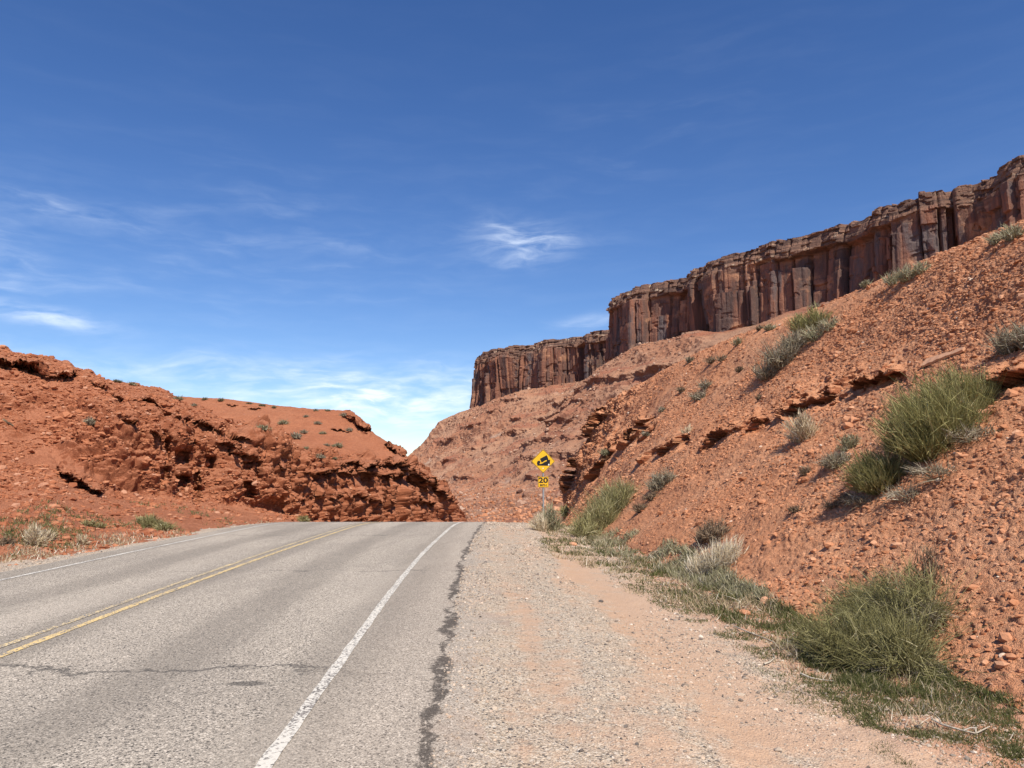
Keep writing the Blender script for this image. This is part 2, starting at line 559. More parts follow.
def asphalt_mat():
    m, t = newmat('asphalt')
    v = t.n('ShaderNodeTexCoord').outputs['Object']
    xs = t.n('ShaderNodeAttribute', None, attribute_name='tint').outputs['Fac']   # metres left(-)/right(+) of the right edge line
    sp = t.n('ShaderNodeSeparateXYZ', {0: v})
    y = sp.outputs[1]
    # chip seal aggregate
    cid = t.n('ShaderNodeSeparateColor', {0: t.vor(v, 165, out=1)}).outputs[0]
    cid2 = t.n('ShaderNodeSeparateColor', {0: t.vor(v, 80, out=1)}).outputs[1]
    col = t.mix(t.ramp(cid, 0.05, 0.95), (0.20, 0.175, 0.145), (0.58, 0.505, 0.41))
    col = t.mix(t.ramp(cid2, 0.80, 0.98), col, (0.72, 0.63, 0.52))
    col = t.mix(t.ramp(cid2, 0.20, 0.06), col, (0.07, 0.064, 0.058))
    # wear along the lanes
    wob = t.m('MULTIPLY', t.m('SUBTRACT', t.noise(t.map(v, (1, 0.12, 1)), 0.8, 3), 0.5), 0.9)
    xw = t.m('ADD', xs, wob)
    wave = t.m('SINE', t.m('ADD', t.m('MULTIPLY', xw, 2 * math.pi / 1.64), 1.2))
    band = t.ramp(wave, -0.6, 0.9)
    col = t.mix(t.m('MULTIPLY', band, 0.36), col, (0.165, 0.145, 0.120))
    bl = t.ramp(t.noise(t.map(v, (0.8, 0.25, 1)), 1.1, 5, 0.6), 0.36, 0.68)
    col = t.mix(t.m('MULTIPLY', bl, 0.28), col, (0.17, 0.15, 0.13))
    pale = t.ramp(t.noise(t.map(v, (0.8, 0.12, 1), loc=(3, 8, 1)), 0.9, 4, 0.6), 0.50, 0.72)
    col = t.mix(t.m('MULTIPLY', pale, 0.30), col, (0.54, 0.47, 0.385))
    # transverse cracks, one sealed
    cn = t.noise(t.map(v, (1, 1, 1)), 1.2, 6, 0.7)
    dark = None
    for y0, k, wd, xa, xb, st in ((6.75, -0.03, 0.045, -4.2, 0.3, 0.62), (13.6, 0.02, 0.03, -4.5, 1.0, 0.5), (21.5, 0.0, 0.05, -6.5, 0.0, 0.4), (9.7, 0.04, 0.03, -7.0, -4.6, 0.55), (5.0, 0.03, 0.012, -6.4, -3.6, 0.4)):
        d = t.m('ABSOLUTE', t.m('SUBTRACT', t.m('ADD', t.m('SUBTRACT', y, y0), t.m('MULTIPLY', t.m('SUBTRACT', cn, 0.5), 1.5)), t.m('MULTIPLY', xs, k)))
        ln = t.ramp(d, wd * 1.8, wd * 0.2)
        gate = t.m('MULTIPLY', t.ramp(xs, xa - 0.4, xa + 0.6), t.ramp(xs, xb + 0.4, xb - 0.4))
        gate = t.m('MULTIPLY', gate, t.ramp(t.noise(v, 0.9 + y0 * 0.01, 4), 0.33, 0.55))
        q = t.m('MULTIPLY', t.m('MULTIPLY', ln, gate), st)
        dark = q if dark is None else t.m('MAXIMUM', dark, q)
    # sealed blotch
    bx = t.m('ADD', xs, 0.62)
    by = t.m('SUBTRACT', y, 6.35)
    bb = t.m('ADD', t.m('MULTIPLY', t.m('MULTIPLY', bx, bx), 26.0), t.m('MULTIPLY', t.m('MULTIPLY', by, by), 160.0))
    bb = t.m('ADD', bb, t.m('MULTIPLY', t.m('SUBTRACT', cn, 0.5), 3.0))
    dark = t.m('MAXIMUM', dark, t.m('MULTIPLY', t.ramp(bb, 1.1, 0.5), 0.6))
    # ragged dark seam where the chip seal ends
    sn = t.noise(t.map(v, (1, 0.9, 1)), 1.4, 7, 0.72)
    sdist = t.m('ADD', t.m('SUBTRACT', xs, 0.92), t.m('MULTIPLY', t.m('SUBTRACT', sn, 0.5), 0.5))
    sw = t.m('ADD', 0.022, t.m('MULTIPLY', t.ramp(t.noise(t.map(v, (0, 1, 0)), 0.55, 3), 0.38, 0.62), 0.075))
    seam = t.ramp(t.m('DIVIDE', t.m('ABSOLUTE', sdist), sw), 1.25, 0.55)
    seam = t.m('MULTIPLY', seam, t.ramp(t.noise(t.map(v, (1.6, 0.8, 1)), 5, 6, 0.85), 0.40, 0.50))
    col = t.mix(dark, col, (0.035, 0.034, 0.035))
    # dust and grit drifted over the outer edge
    du = t.m('MULTIPLY', t.ramp(t.m('ADD', xs, t.m('MULTIPLY', t.m('SUBTRACT', t.noise(v, 1.3, 5), 0.5), 1.4)), 0.85, 1.75), t.ramp(t.noise(v, 3.0, 5, 0.6), 0.30, 0.60))
    col = t.mix(t.m('MULTIPLY', du, 0.55), col, (0.47, 0.31, 0.215))
    du2 = t.m('MULTIPLY', t.ramp(xs, -0.4, 0.7), 0.24)
    col = t.mix(du2, col, (0.42, 0.34, 0.27))
    col = t.mix(t.m('MULTIPLY', seam, 0.80), col, (0.045, 0.037, 0.032))
    h = t.m('ADD', t.vor(v, 135), t.m('MULTIPLY', t.vor(v, 80), 0.6))
    return finish(t, m, col, h, 0.5, 0.004, 0.9, 0.15)


def paint_mat(name, c, wear):
    m, t = newmat(name)
    v = t.n('ShaderNodeTexCoord').outputs['Object']
    cid = t.n('ShaderNodeSeparateColor', {0: t.vor(v, 95, out=1)}).outputs[0]
    cid2 = t.n('ShaderNodeSeparateColor', {0: t.vor(v, 60, out=1)}).outputs[1]
    asp = t.mix(t.ramp(cid, 0.2, 0.95), (0.13, 0.12, 0.11), (0.38, 0.34, 0.30))
    big = t.noise(t.map(v, (3, 0.8, 1)), 1.5, 5, 0.6)
    k = t.m('ADD', t.m('MULTIPLY', cid2, 0.55), t.m('MULTIPLY', big, 0.75))
    f = t.ramp(k, wear - 0.10, wear + 0.10)
    col = t.mix(f, c, asp)
    h = t.vor(v, 95)
    return finish(t, m, col, h, 0.45, 0.005, 0.8, 0.25)


def gravel_ground_mat():
    m, t = newmat('verge_gravel')
    v = t.n('ShaderNodeTexCoord').outputs['Object']
    xs = t.n('ShaderNodeAttribute', None, attribute_name='tint').outputs['Fac']
    cid = t.n('ShaderNodeSeparateColor', {0: t.vor(v, 110, out=1)}).outputs[0]
    cid2 = t.n('ShaderNodeSeparateColor', {0: t.vor(v, 60, out=1)}).outputs[1]
    g = t.mix(t.ramp(cid, 0.05, 0.9), (0.25, 0.20, 0.15), (0.62, 0.51, 0.39))
    g = t.mix(t.ramp(cid2, 0.82, 0.97), g, (0.60, 0.53, 0.44))
    g = t.mix(t.ramp(cid2, 0.14, 0.04), g, (0.085, 0.08, 0.08))
    sand = t.mix(t.noise(v, 30, 6, 0.7), (0.44, 0.27, 0.175), (0.60, 0.42, 0.295))
    # sand in long streaks along the road
    s1 = t.noise(t.map(v, (1.25, 0.16, 1), rot=(0, 0, 0.05)), 1.0, 5, 0.55)
    s2 = t.noise(v, 2.2, 6, 0.65)
    s3 = t.noise(v, 9, 5, 0.7)
    k = t.m('ADD', t.m('ADD', t.m('MULTIPLY', s1, 0.9), t.m('MULTIPLY', s2, 0.6)), t.m('MULTIPLY', s3, 0.35))
    bias = t.ramp(xs, 1.4, 4.4, -0.06, 0.17)
    f = t.ramp(t.m('ADD', k, bias), 0.84, 1.04)
    col = t.mix(t.m('MULTIPLY', f, 0.80), g, sand)
    for xc, wd_, st_ in ((3.05, 0.34, 0.5), (1.75, 0.26, 0.25), (2.45, 0.12, 0.15)):
        dd_ = t.m('DIVIDE', t.m('SUBTRACT', t.m('ADD', xs, t.m('MULTIPLY', t.m('SUBTRACT', s1, 0.5), 0.7)), xc), wd_)
        tr = t.m('EXPONENT', t.m('MULTIPLY', t.m('MULTIPLY', dd_, dd_), -1.0))
        tr = t.m('MULTIPLY', tr, t.ramp(t.m('ADD', s2, t.m('MULTIPLY', s3, 0.5)), 0.55, 0.90))
        col = t.mix(t.m('MULTIPLY', tr, st_), col, t.mix(s3, (0.42, 0.25, 0.15), (0.58, 0.385, 0.25)))
    # red earth washed off the slopes, right and left
    rd = t.ramp(t.m('ADD', xs, t.m('MULTIPLY', s2, 0.8)), 4.35, 5.15)
    ld = t.ramp(t.m('ADD', xs, t.m('MULTIPLY', s2, 1.0)), -7.3, -8.3)
    redc = t.mix(t.ramp(s3, 0.35, 0.65), (0.36, 0.145, 0.075), (0.50, 0.25, 0.15))
    col = t.mix(t.m('MULTIPLY', rd, 0.75), col, redc)
    col = t.mix(t.m('MULTIPLY', ld, 0.72), col, redc)
    y = t.n('ShaderNodeSeparateXYZ', {0: v}).outputs[1]
    col = t.mix(t.ramp(y, 60.0, 160.0), col, t.mix(t.noise(v, 0.05, 6, 0.7), (0.40, 0.165, 0.095), (0.46, 0.27, 0.18)))
    h = t.m('ADD', t.vor(v, 75), t.m('MULTIPLY', t.vor(v, 34), 0.8))
    return finish(t, m, col, h, 0.65, 0.012)


M_RIGHT = soil('red_slope_earth', (0.50, 0.218, 0.110), (0.56, 0.285, 0.160), (0.37, 0.142, 0.068), 1.0, rock=(0.36, 0.125, 0.062))
M_LEFT = soil('red_cut_earth', (0.385, 0.146, 0.076), (0.435, 0.184, 0.102), (0.27, 0.094, 0.047), 0.55, rock=(0.33, 0.112, 0.054), bd=0.03)
M_DOME = soil('red_knoll_earth', (0.40, 0.148, 0.074), (0.43, 0.175, 0.092), (0.31, 0.105, 0.052), 0.35, rock=(0.27, 0.088, 0.045), bd=0.03)
M_CLIFF = cliff_mat()
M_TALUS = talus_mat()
M_ASPH = asphalt_mat()
M_GRAV = gravel_ground_mat()
M_WHITE = paint_mat('white_road_paint', (0.66, 0.62, 0.54), 0.74)
M_WHITE2 = paint_mat('worn_white_road_paint', (0.70, 0.66, 0.58), 0.74)
M_YEL = paint_mat('yellow_road_paint', (0.72, 0.53, 0.24), 0.70)
M_YEL2 = paint_mat('worn_yellow_road_paint', (0.68, 0.53, 0.29), 0.64)


# ------------------------------------------------------------------ ground height
def prof(Y):
    Y = np.asarray(Y, float)
    c, k, cap = 24.6, 0.005, 0.085
    yc = c + cap / (2 * k)
    z = np.where(Y < c, 0, -k * (Y - c) ** 2)
    zc = -k * (yc - c) ** 2
    z = np.where(Y > yc, zc - cap * (Y - yc), z)
    z150 = zc - cap * (150 - yc)
    z = np.where(Y > 150, z150 - 32 * (1 - np.exp(-(Y - 150) / 330.0)), z)
    return z


def ground_z(X, Y):
    z = prof(Y)
    r = np.hypot(X, Y)
    xs = X - XR(np.clip(Y, -40, 120))
    k = sst(np.abs(Y - 20), 90, 60)
    dip = -0.16 * sst(xs, 1.8, 4.0) - 0.02 * sst(xs, 0.9, 1.5)
    dipl = -0.05 * sst(-xs, 6.9, 7.6)
    under = -0.05 * sst(xs, 1.25, 0.85) * sst(-xs, 7.25, 7.0)
    return z + (dip + dipl + under) * k


def surf_z(x, y):
    return float(ground_z(np.array([x]), np.array([y]))[0])


def G(px, py):
    """pixel to the ground"""
    d = ray(px, py)
    lo = 0.5
    for i in range(4000):
        Y = lo * 1.003 ** i
        t = Y / d.y
        if HC + d.z * t <= float(prof(Y)):
            return (d.x * t, Y)
    return (d.x * t, Y)


def build_ground():
    r = np.concatenate([[0.02], np.geomspace(0.6, 110, 620), np.geomspace(112, 9000, 90)])
    th = np.concatenate([np.linspace(-180, -42, 60, endpoint=False), np.linspace(-42, 42, 760, endpoint=False), np.linspace(42, 180, 61)])
    R, T = np.meshgrid(r, np.radians(th), indexing='ij')
    X, Y = R * np.sin(T), R * np.cos(T)
    Z = ground_z(X, Y)
    p = np.stack([X, Y, Z * 0], -1)
    near = sst(R, 120, 60)
    xs = X - XR(np.clip(Y, -40, 120))
    off = np.where((xs > 0.9) | (xs < -7.0), 1.0, 0.0)
    Z = Z + near * off * (-0.016 * np.exp(-((xs - 3.05) / 0.28) ** 2) - 0.012 * np.exp(-((xs - 1.75) / 0.22) ** 2) + 0.010 * np.exp(-((xs - 2.4) / 0.25) ** 2) + 0.012 * fbm(p * 1.3, 3, 3) + 0.011 * fbm(p * 9, 3, 4) + 0.05 * sst(xs, 3.2, 4.4) * fbm(p * 2.2, 4, 6))
    Z = Z + sst(R, 150, 400) * 6 * fbm(p * 0.006, 4, 8)
    V = np.stack([X, Y, Z], -1)
    o = mesh_obj('ground', V, grid_faces(*R.shape), M_GRAV, tint=xs)
    tag(o, kind='structure')
    return V


GV = build_ground()


def build_road():
    ys = np.concatenate([np.linspace(-30, 0, 12, endpoint=False), np.linspace(0, 40, 260, endpoint=False), np.linspace(40, 118, 40)])
    xs = np.linspace(-7.05, 1.55, 120)
    Yg, Xs = np.meshgrid(ys, xs, indexing='ij')
    edge = 0.16 * fbm(np.stack([Yg * 1.5, Yg * 0, Yg * 0], -1), 4, 12)
    Xs2 = Xs + edge * sst(Xs, 1.0, 1.55) - 0.10 * fbm(np.stack([Yg * 1.2, Yg * 0 + 4, Yg * 0], -1), 4, 13) * sst(Xs, -6.7, -7.05)
    X = XR(Yg) + Xs2
    Z = prof(Yg) + 0.004 - 0.035 * sst(Xs, 1.0, 1.55) - 0.03 * sst(-Xs, 6.85, 7.05)
    o = mesh_obj('road', np.stack([X, Yg, Z], -1), grid_faces(*Yg.shape), M_ASPH, tint=Xs2)
    tag(o, kind='structure')

    def line(off, wd, mat, sd, amp=0.012):
        n = 1200
        y = np.linspace(-8, 100, n)
        a = np.stack([y * 2.5, y * 0, y * 0], -1)
        L = XR(y) + off - wd / 2 + amp * fbm(a, 4, sd)
        Rr = XR(y) + off + wd / 2 + amp * fbm(a, 4, sd + 1)
        V = np.stack([np.stack([L, y, prof(y) + 0.009], -1), np.stack([Rr, y, prof(y) + 0.009], -1)], 1)
        oo = mesh_obj('road_marking', V, grid_faces(n, 2), mat)
        tag(oo, kind='structure')
    line(0.015, 0.092, M_WHITE, 31)
    line(-3.13, 0.095, M_YEL, 33)
    line(-3.36, 0.08, M_YEL2, 35)
    line(-6.28, 0.085, M_WHITE2, 37)


build_road()


# ------------------------------------------------------------------ hills
def loft(rows, tk, ts, vk, vs):
    """rows: (nrow, ncol, 3) control points -> smooth surface (len(ts), len(vs), 3)"""
    A = np.asarray(rows, float).transpose(1, 0, 2)          # col,row,3
    A = pchip(tk, A, ts)                                    # nt,row,3
    B = pchip(vk, A.transpose(1, 0, 2), vs)                 # nv,nt,3
    return B.transpose(1, 0, 2)


def right_hill():
    toe = [(5.2, -14), (4.5, -3), (3.95, 4), (3.6, 8), (3.35, 12), (3.0, 17), (2.75, 23), (2.5, 31), (2.45, 39), (2.7, 46), (3.3, 53), (4.0, 59.5), (6.5, 66), (12, 70)]
    crest = [(15, -16, 7.0), (14.2, 3, 7.4), P(1035, 222, 18.6), P(930, 266, 24), P(850, 298, 29), P(760, 331, 36), P(700, 355, 42), P(650, 386, 48), P(612, 408, 54), P(594, 432, 58), P(578, 462, 61), P(567, 490, 62.5), (9.5, 70, 0.5), (16, 74, 1.0)]
    n = len(toe)
    rows = [[], [], [], [], [], []]
    for k in range(n):
        tx, ty = toe[k]
        tz = surf_z(tx, ty) - 0.12
        T = np.array((tx, ty, tz))
        C = np.array(crest[k])
        rows[0].append(T + np.array((-0.7, 0, -0.35)))
        rows[1].append(T)
        rows[2].append(T * 0.5 + C * 0.5 + np.array((0.12, 0, -0.05)))
        rows[3].append(C)
        rows[4].append(C + np.array((2.2, 0.6, 0.10)))
        rows[5].append(C + np.array((14, 10, -7)))
    tk = np.arange(n, dtype=float)
    ts = np.concatenate([np.linspace(0, 1.2, 40, endpoint=False), np.linspace(1.2, 3, 330, endpoint=False), np.linspace(3, 5, 300, endpoint=False), np.linspace(5, 8, 300, endpoint=False), np.linspace(8, 11.4, 220, endpoint=False), np.linspace(11.4, 13, 30)])
    vk = [-0.08, 0, 0.5, 1.0, 1.12, 1.7]
    vs = np.concatenate([np.linspace(-0.08, 0.0, 8, endpoint=False), np.linspace(0, 1.04, 640, endpoint=False), np.linspace(1.04, 1.7, 30)])
    V = loft(rows, tk, ts, vk, vs)
    N = normals(V)
    if N[200, 300, 0] > 0:
        N = -N
    body = sst(vs, -0.02, 0.05)[None, :] * np.ones(V.shape[:2])
    V0 = V.copy()
    dy = V[..., 1]
    crestd = 1 - 0.55 * sst(vs, 0.85, 1.0)[None, :]
    d = 0.22 * fbm(V0 * 0.33, 4, 41) * crestd
    d += 0.055 * ridged(V0 * np.array((0.55, 0.9, 0.5)), 4, 42) * crestd
    d += 0.055 * fbm(V0 * 1.9, 4, 45)
    # crumbly blocks
    f1, f2, r = cell(V0 * 7.0 + 0.4 * fbm(V0 * 9, 2, 3)[..., None], 50)
    d += (0.022 * sst(f2 - f1, 0.0, 0.35) * (0.3 + r)) * sst(dy, 60, 20)
    f1, f2, r = cell(V0 * 2.7, 56)
    blocky = sst(fbm(V0 * 0.45, 3, 58), -0.05, 0.25)
    d += 0.035 * sst(f2 - f1, 0.0, 0.3) * r * blocky
    d += 0.012 * fbm(V0 * 22, 2, 60)
    V = V + N * (d * body)[..., None]
    out = np.array((-0.86, -0.45, 0.05))
    # undercut beds and hollows
    V = ledge(V, [(784, 420), (792, 411), (806, 402), (826, 398), (850, 388), (884, 378), (905, 372)], 0.34, out, 26, 15, 71, 1.1, 4.5, 0.05, -0.15)
    V = ledge(V, [(700, 452), (722, 436), (745, 432), (758, 426), (768, 420)], 0.35, out, 22, 11, 72, 0.8, 3, 0.1, -0.3)
    V = ledge(V, [(960, 420), (1000, 385), (1040, 372)], 0.45, out, 22, 12, 79, 0.6, 3, 0.1, -0.1)
    # eroded rock outcrop at the nose
    rk = sst(dy, 40, 50) * sst(vs, 0.12, 0.3)[None, :] * sst(1.25 - vs, 0, 0.2)[None, :]
    V = V + N * (rk * (0.40 * ridged(V0 * 0.5, 4, 75) + 0.30 * fbm(V0 * 1.3, 5, 76) + 0.35 * (np.abs(vn(V0 * 0.9, 78)) - 0.3)))[..., None]
    V = ledge(V, [(584, 484), (594, 472), (606, 461), (622, 447), (640, 432), (656, 422)], 0.50, out, 22, 13, 73, 0.95, 6, 0.1, -0.3)
    V = ledge(V, [(566, 492), (569, 472), (576, 450), (584, 437), (594, 422), (606, 409)], 0.60, out, 10, 15, 74, 1.1, 4, 0.08, -0.6)
    V = ledge(V, [(640, 470), (664, 452), (690, 436)], 0.5, out, 14, 7, 77, 0.9, 3, 0.15, -0.3)
    q = rk > 0.02
    W = V[q]
    V[q] = W + (rk * np.ones(V.shape[:2]))[q][:, None] * 0.42 * np.stack([fbm(W * 1.15 + 9 * i, 5, 700 + i, 0.68) for i in range(3)], -1)
    o = mesh_obj('hill', V, grid_faces(*V.shape[:2]), M_RIGHT)
    tag(o, kind='structure')
    return V


RV = right_hill()


def left_hill():
    cx = [-260, -150, -60, 0, 60, 110, 160, 210, 260, 300, 340, 380, 408, 440, 456, 462]
    toe_y = [640, 605, 580, 566, 556, 548, 540, 533, 526, 525, 526, 527, 528, 531, 533, 534]
    b_y = [590, 556, 528, 508, 476, 493, 496, 503, 511, 518, 523, 525, 527, 530, 531, 532]
    b_Y = [10, 15, 20, 24, 29, 30, 32, 34, 37, 41, 48, 57, 65, 78, 88, 92]
    m_y = [470, 462, 450, 440, 428, 423, 426, 434, 444, 455, 464, 468, 464, 491, 507, 518]
    m_Y = [20, 24, 28, 30, 32, 32.5, 33.6, 35.6, 38.6, 43, 50, 59, 67, 80, 90, 94]
    c_y = [240, 290, 325, 348, 362, 379, 394, 415, 437, 450, 460, 465, 462, 489, 506, 516]
    c_Y = [30, 33, 35, 36, 37, 38, 40, 43, 46, 49, 54, 62, 69, 82, 91, 95]
    rows = [[], [], [], [], [], [], []]
    for k, x in enumerate(cx):
        if x < 290:
            gx, gy = G(x, toe_y[k])
            T = np.array((gx, gy, surf_z(gx, gy) - 0.08))
        else:
            T = np.array(P(x, b_y[k] + 3, b_Y[k] - 2.0))
        B = np.array(P(x, b_y[k], b_Y[k]))
        rows[0].append(T + np.array((0.6, 0.0, -0.35)))
        rows[1].append(T)
        rows[2].append(B)
        rows[3].append(np.array(P(x, m_y[k], m_Y[k])))
        C = np.array(P(x, c_y[k], c_Y[k]))
        rows[4].append(C)
        rows[5].append(C + np.array((-1.0, 2.5, -0.1)))
        rows[6].append(C + np.array((-4, 12, -4.5)))
    tk = np.array(cx, float)
    ts = np.concatenate([np.linspace(-260, -30, 50, endpoint=False), np.linspace(-30, 462, 860)])
    vk = [-0.06, 0, 0.28, 0.66, 1.0, 1.08, 1.5]
    vs = np.concatenate([np.linspace(-0.06, 0, 6, endpoint=False), np.linspace(0, 0.28, 110, endpoint=False), np.linspace(0.28, 1.02, 420, endpoint=False), np.linspace(1.02, 1.5, 24)])
    V = loft(rows, tk, ts, vk, vs)
    N = normals(V)
    if N[500, 300, 1] > 0:
        N = -N
    V0 = V.copy()
    vv = vs[None, :] * np.ones(V.shape[:2])
    uu = ts[:, None] * np.ones(V.shape[:2])
    wall = sst(vv, 0.24, 0.33) * sst(vv, 0.86, 0.66) * sst(uu, 40, 100)
    wall = np.maximum(wall, sst(uu, 280, 360) * sst(vv, 0.2, 0.3) * sst(vv, 0.98, 0.72))
    top = sst(vv, 0.55, 0.7) * sst(vv, 1.1, 1.0)
    body = sst(vv, -0.02, 0.06)
    d = 0.28 * fbm(V0 * 0.3, 4, 81) + 0.09 * fbm(V0 * 1.4, 4, 82) + 0.03 * fbm(V0 * 6, 3, 83)
    f1, f2, r = cell(V0 * 3.2, 84)
    d += 0.07 * sst(f2 - f1, 0, 0.3) * r * (0.3 + 0.7 * sst(fbm(V0 * 0.4, 3, 85), -0.1, 0.2))
    # rounded, fluted cut face
    flute = 1.35 * (np.abs(vn(V0 * np.array((0.55, 0.55, 0.20)) + 0.35 * fbm(V0 * 0.8, 2, 8)[..., None], 86)) + 0.5 * np.abs(vn(V0 * np.array((1.3, 1.3, 0.6)), 87)) + 0.25 * np.abs(vn(V0 * 3.1, 88))) - 0.55 + 0.16 * fbm(V0 * 3.5, 4, 99, 0.65)
    d += wall * (0.95 * flute + 0.50 * fbm(V0 * 0.7, 4, 87) + 0.22 * ridged(V0 * np.array((1.5, 1.5, 0.9)), 4, 88))
    f1, f2, r = cell(V0 * np.array((1.25, 1.25, 1.0)) + 0.5 * fbm(V0 * 1.5, 2, 5)[..., None], 89)
    d += wall * (0.32 * sst(f2 - f1, 0.0, 0.5) * (r - 0.25))
    d += top * sst(fbm(V0 * 0.5, 3, 91), -0.05, 0.3) * 0.32 * ridged(V0 * np.array((0.5, 0.5, 2.2)), 4, 90)
    V = V + N * (d * body)[..., None]
    out = np.array((0.55, -0.83, 0.0))
    L = lambda pts, amp, up, dn, sd, **k: ledge(V, pts, amp, out, up, dn, sd, **k)
    V = L([(-10, 362), (20, 366), (36, 369), (50, 374), (66, 376), (76, 370)], 0.85, 12, 8, 101, jag=1.2, thr=-0.7, soft=0.1)
    V = L([(88, 382), (110, 392), (122, 402), (150, 398)], 0.45, 9, 6, 102, jag=2.5, thr=-0.2)
    V = L([(130, 398), (160, 405), (180, 418), (205, 424), (230, 438), (256, 443)], 0.6, 12, 8, 103, jag=3, thr=-0.3)
    V = L([(112, 414), (128, 421), (140, 424)], 0.5, 10, 6, 104, jag=2)
    V = L([(56, 468), (75, 482), (92, 488), (104, 493)], 0.8, 16, 7, 105, jag=2.5, thr=-0.6)
    V = L([(150, 430), (165, 440), (185, 446), (195, 440)], 0.5, 12, 8, 106, jag=3, thr=-0.2)
    V = L([(215, 440), (240, 452), (262, 460), (290, 470)], 0.6, 12, 9, 107, jag=4, thr=-0.2)
    V = L([(300, 478), (340, 470), (380, 478), (410, 476), (436, 492)], 0.8, 14, 10, 108, jag=5, thr=-0.3)
    V = L([(290, 500), (330, 494), (370, 502), (410, 500), (445, 512)], 0.7, 12, 8, 109, jag=5, thr=-0.2)
    V = L([(335, 464), (370, 466), (400, 463), (412, 472), (440, 490), (456, 506)], 0.9, 8, 7, 110, jag=3, thr=-0.4)
    # square weathered niches in the cut
    px, py, dep = proj(V)
    q = np.zeros(px.shape)
    for (x0, y0, hw, hh, dp) in ((183, 459, 7, 8, 0.9), (183, 484, 6, 8, 1.0), (210, 462, 4.5, 6, 0.8), (249, 466, 5, 4.5, 0.9), (250, 490, 5, 8, 1.1), (168, 462, 2.5, 22, .8), (197, 488, 4, 16, 0.9), (163, 480, 3, 12, .5), (259, 470, 3, 9, .7), (232, 452, 3, 4, .6)):
        jx = 1.2 * fbm(V0 * 1.7, 2, 120)
        e = np.maximum(np.abs(px - x0 + jx) / hw, np.abs(py - y0 + jx) / hh)
        q = np.maximum(q, dp * sst(e, 1.12, 0.9))
    V = V - 0.75 * q[..., None] * out
    o = mesh_obj('hill', V, grid_faces(*V.shape[:2]), M_LEFT)
    tag(o, kind='structure')
    return V


LV = left_hill()


def dome():
    cx = [40, 100, 150, 200, 240, 280, 320, 344, 358, 370, 388, 402, 412]
    sil = [402, 399, 398, 399, 401, 405, 409, 411, 417, 430, 443, 452, 464]
    rows = [[], [], [], [], []]
    for k, x in enumerate(cx):
        far = 84 if x < 345 else 84 - (x - 345) * 0.18
        lo = 60 if x < 300 else 60 + (x - 300) * 0.085
        rows[0].append(np.array(P(x, 486, lo - 1)))
        rows[1].append(np.array(P(x, max(sil[k] + 8, 466), lo + 1)))
        rows[2].append(np.array(P(x, (sil[k] + max(sil[k] + 8, 466)) / 2 - 3, (lo + far) / 2)))
        C = np.array(P(x, sil[k], far))
        rows[3].append(C)
        rows[4].append(C + np.array((0, 18, -5)))
    ts = np.linspace(40, 412, 520)
    vs = np.concatenate([np.linspace(0, 1, 260, endpoint=False), np.linspace(1, 1.5, 16)])
    V = loft(rows, np.array(cx, float), ts, [0, 0.1, 0.55, 1.0, 1.5], vs)
    N = normals(V)
    if N[200, 100, 1] > 0:
        N = -N
    V0 = V.copy()
    d = 0.30 * fbm(V0 * 0.16, 4, 131) + 0.10 * fbm(V0 * 0.8, 4, 132) + 0.05 * fbm(V0 * 4, 3, 133)
    lowz = sst(vs, 0.35, 0.1)[None, :]
    d = d + lowz * 0.35 * ridged(V0 * 0.8, 3, 134)
    V = V + N * d[..., None]
    out = np.array((0.35, -0.93, 0.0))
    V = ledge(V, [(342, 413), (354, 420), (362, 428), (374, 431)], 1.4, out, 7, 6, 135, jag=1.2, thr=-0.8)
    V = ledge(V, [(384, 446), (394, 450), (404, 456)], 1.2, out, 6, 5, 136, jag=1.2, thr=-0.8)
    V = ledge(V, [(225, 405), (245, 408), (262, 410)], 0.5, out, 4, 3, 137, jag=1, thr=-0.4)
    V = ledge(V, [(330, 430), (342, 431), (350, 432)], 0.4, out, 4, 3, 138, jag=1, thr=-0.4)
    o = mesh_obj('hill', V, grid_faces(*V.shape[:2]), M_DOME)
    tag(o, kind='structure')
    return V


DV = dome()


# ------------------------------------------------------------------ mesa: talus and cliff
def ray_at_z(px, py, z):
    d = ray(px, py)
    t = (z - HC) / d.z
    return (d.x * t, d.y * t)


TOP = [  # rim pixels, left to right on the far wall
    (474, 357), (482, 353), (491, 349), (511, 346), (535, 344), (546, 340), (569, 338), (585, 333), (600, 330)]
TOP2 = [(604, 301), (612, 295), (623, 291), (643, 286), (670, 278), (689, 270), (724, 255), (743, 250), (757, 246), (785, 237), (812, 231), (847, 220), (876, 206), (919, 193), (950, 189), (978, 184), (1008, 163), (1030, 150)]


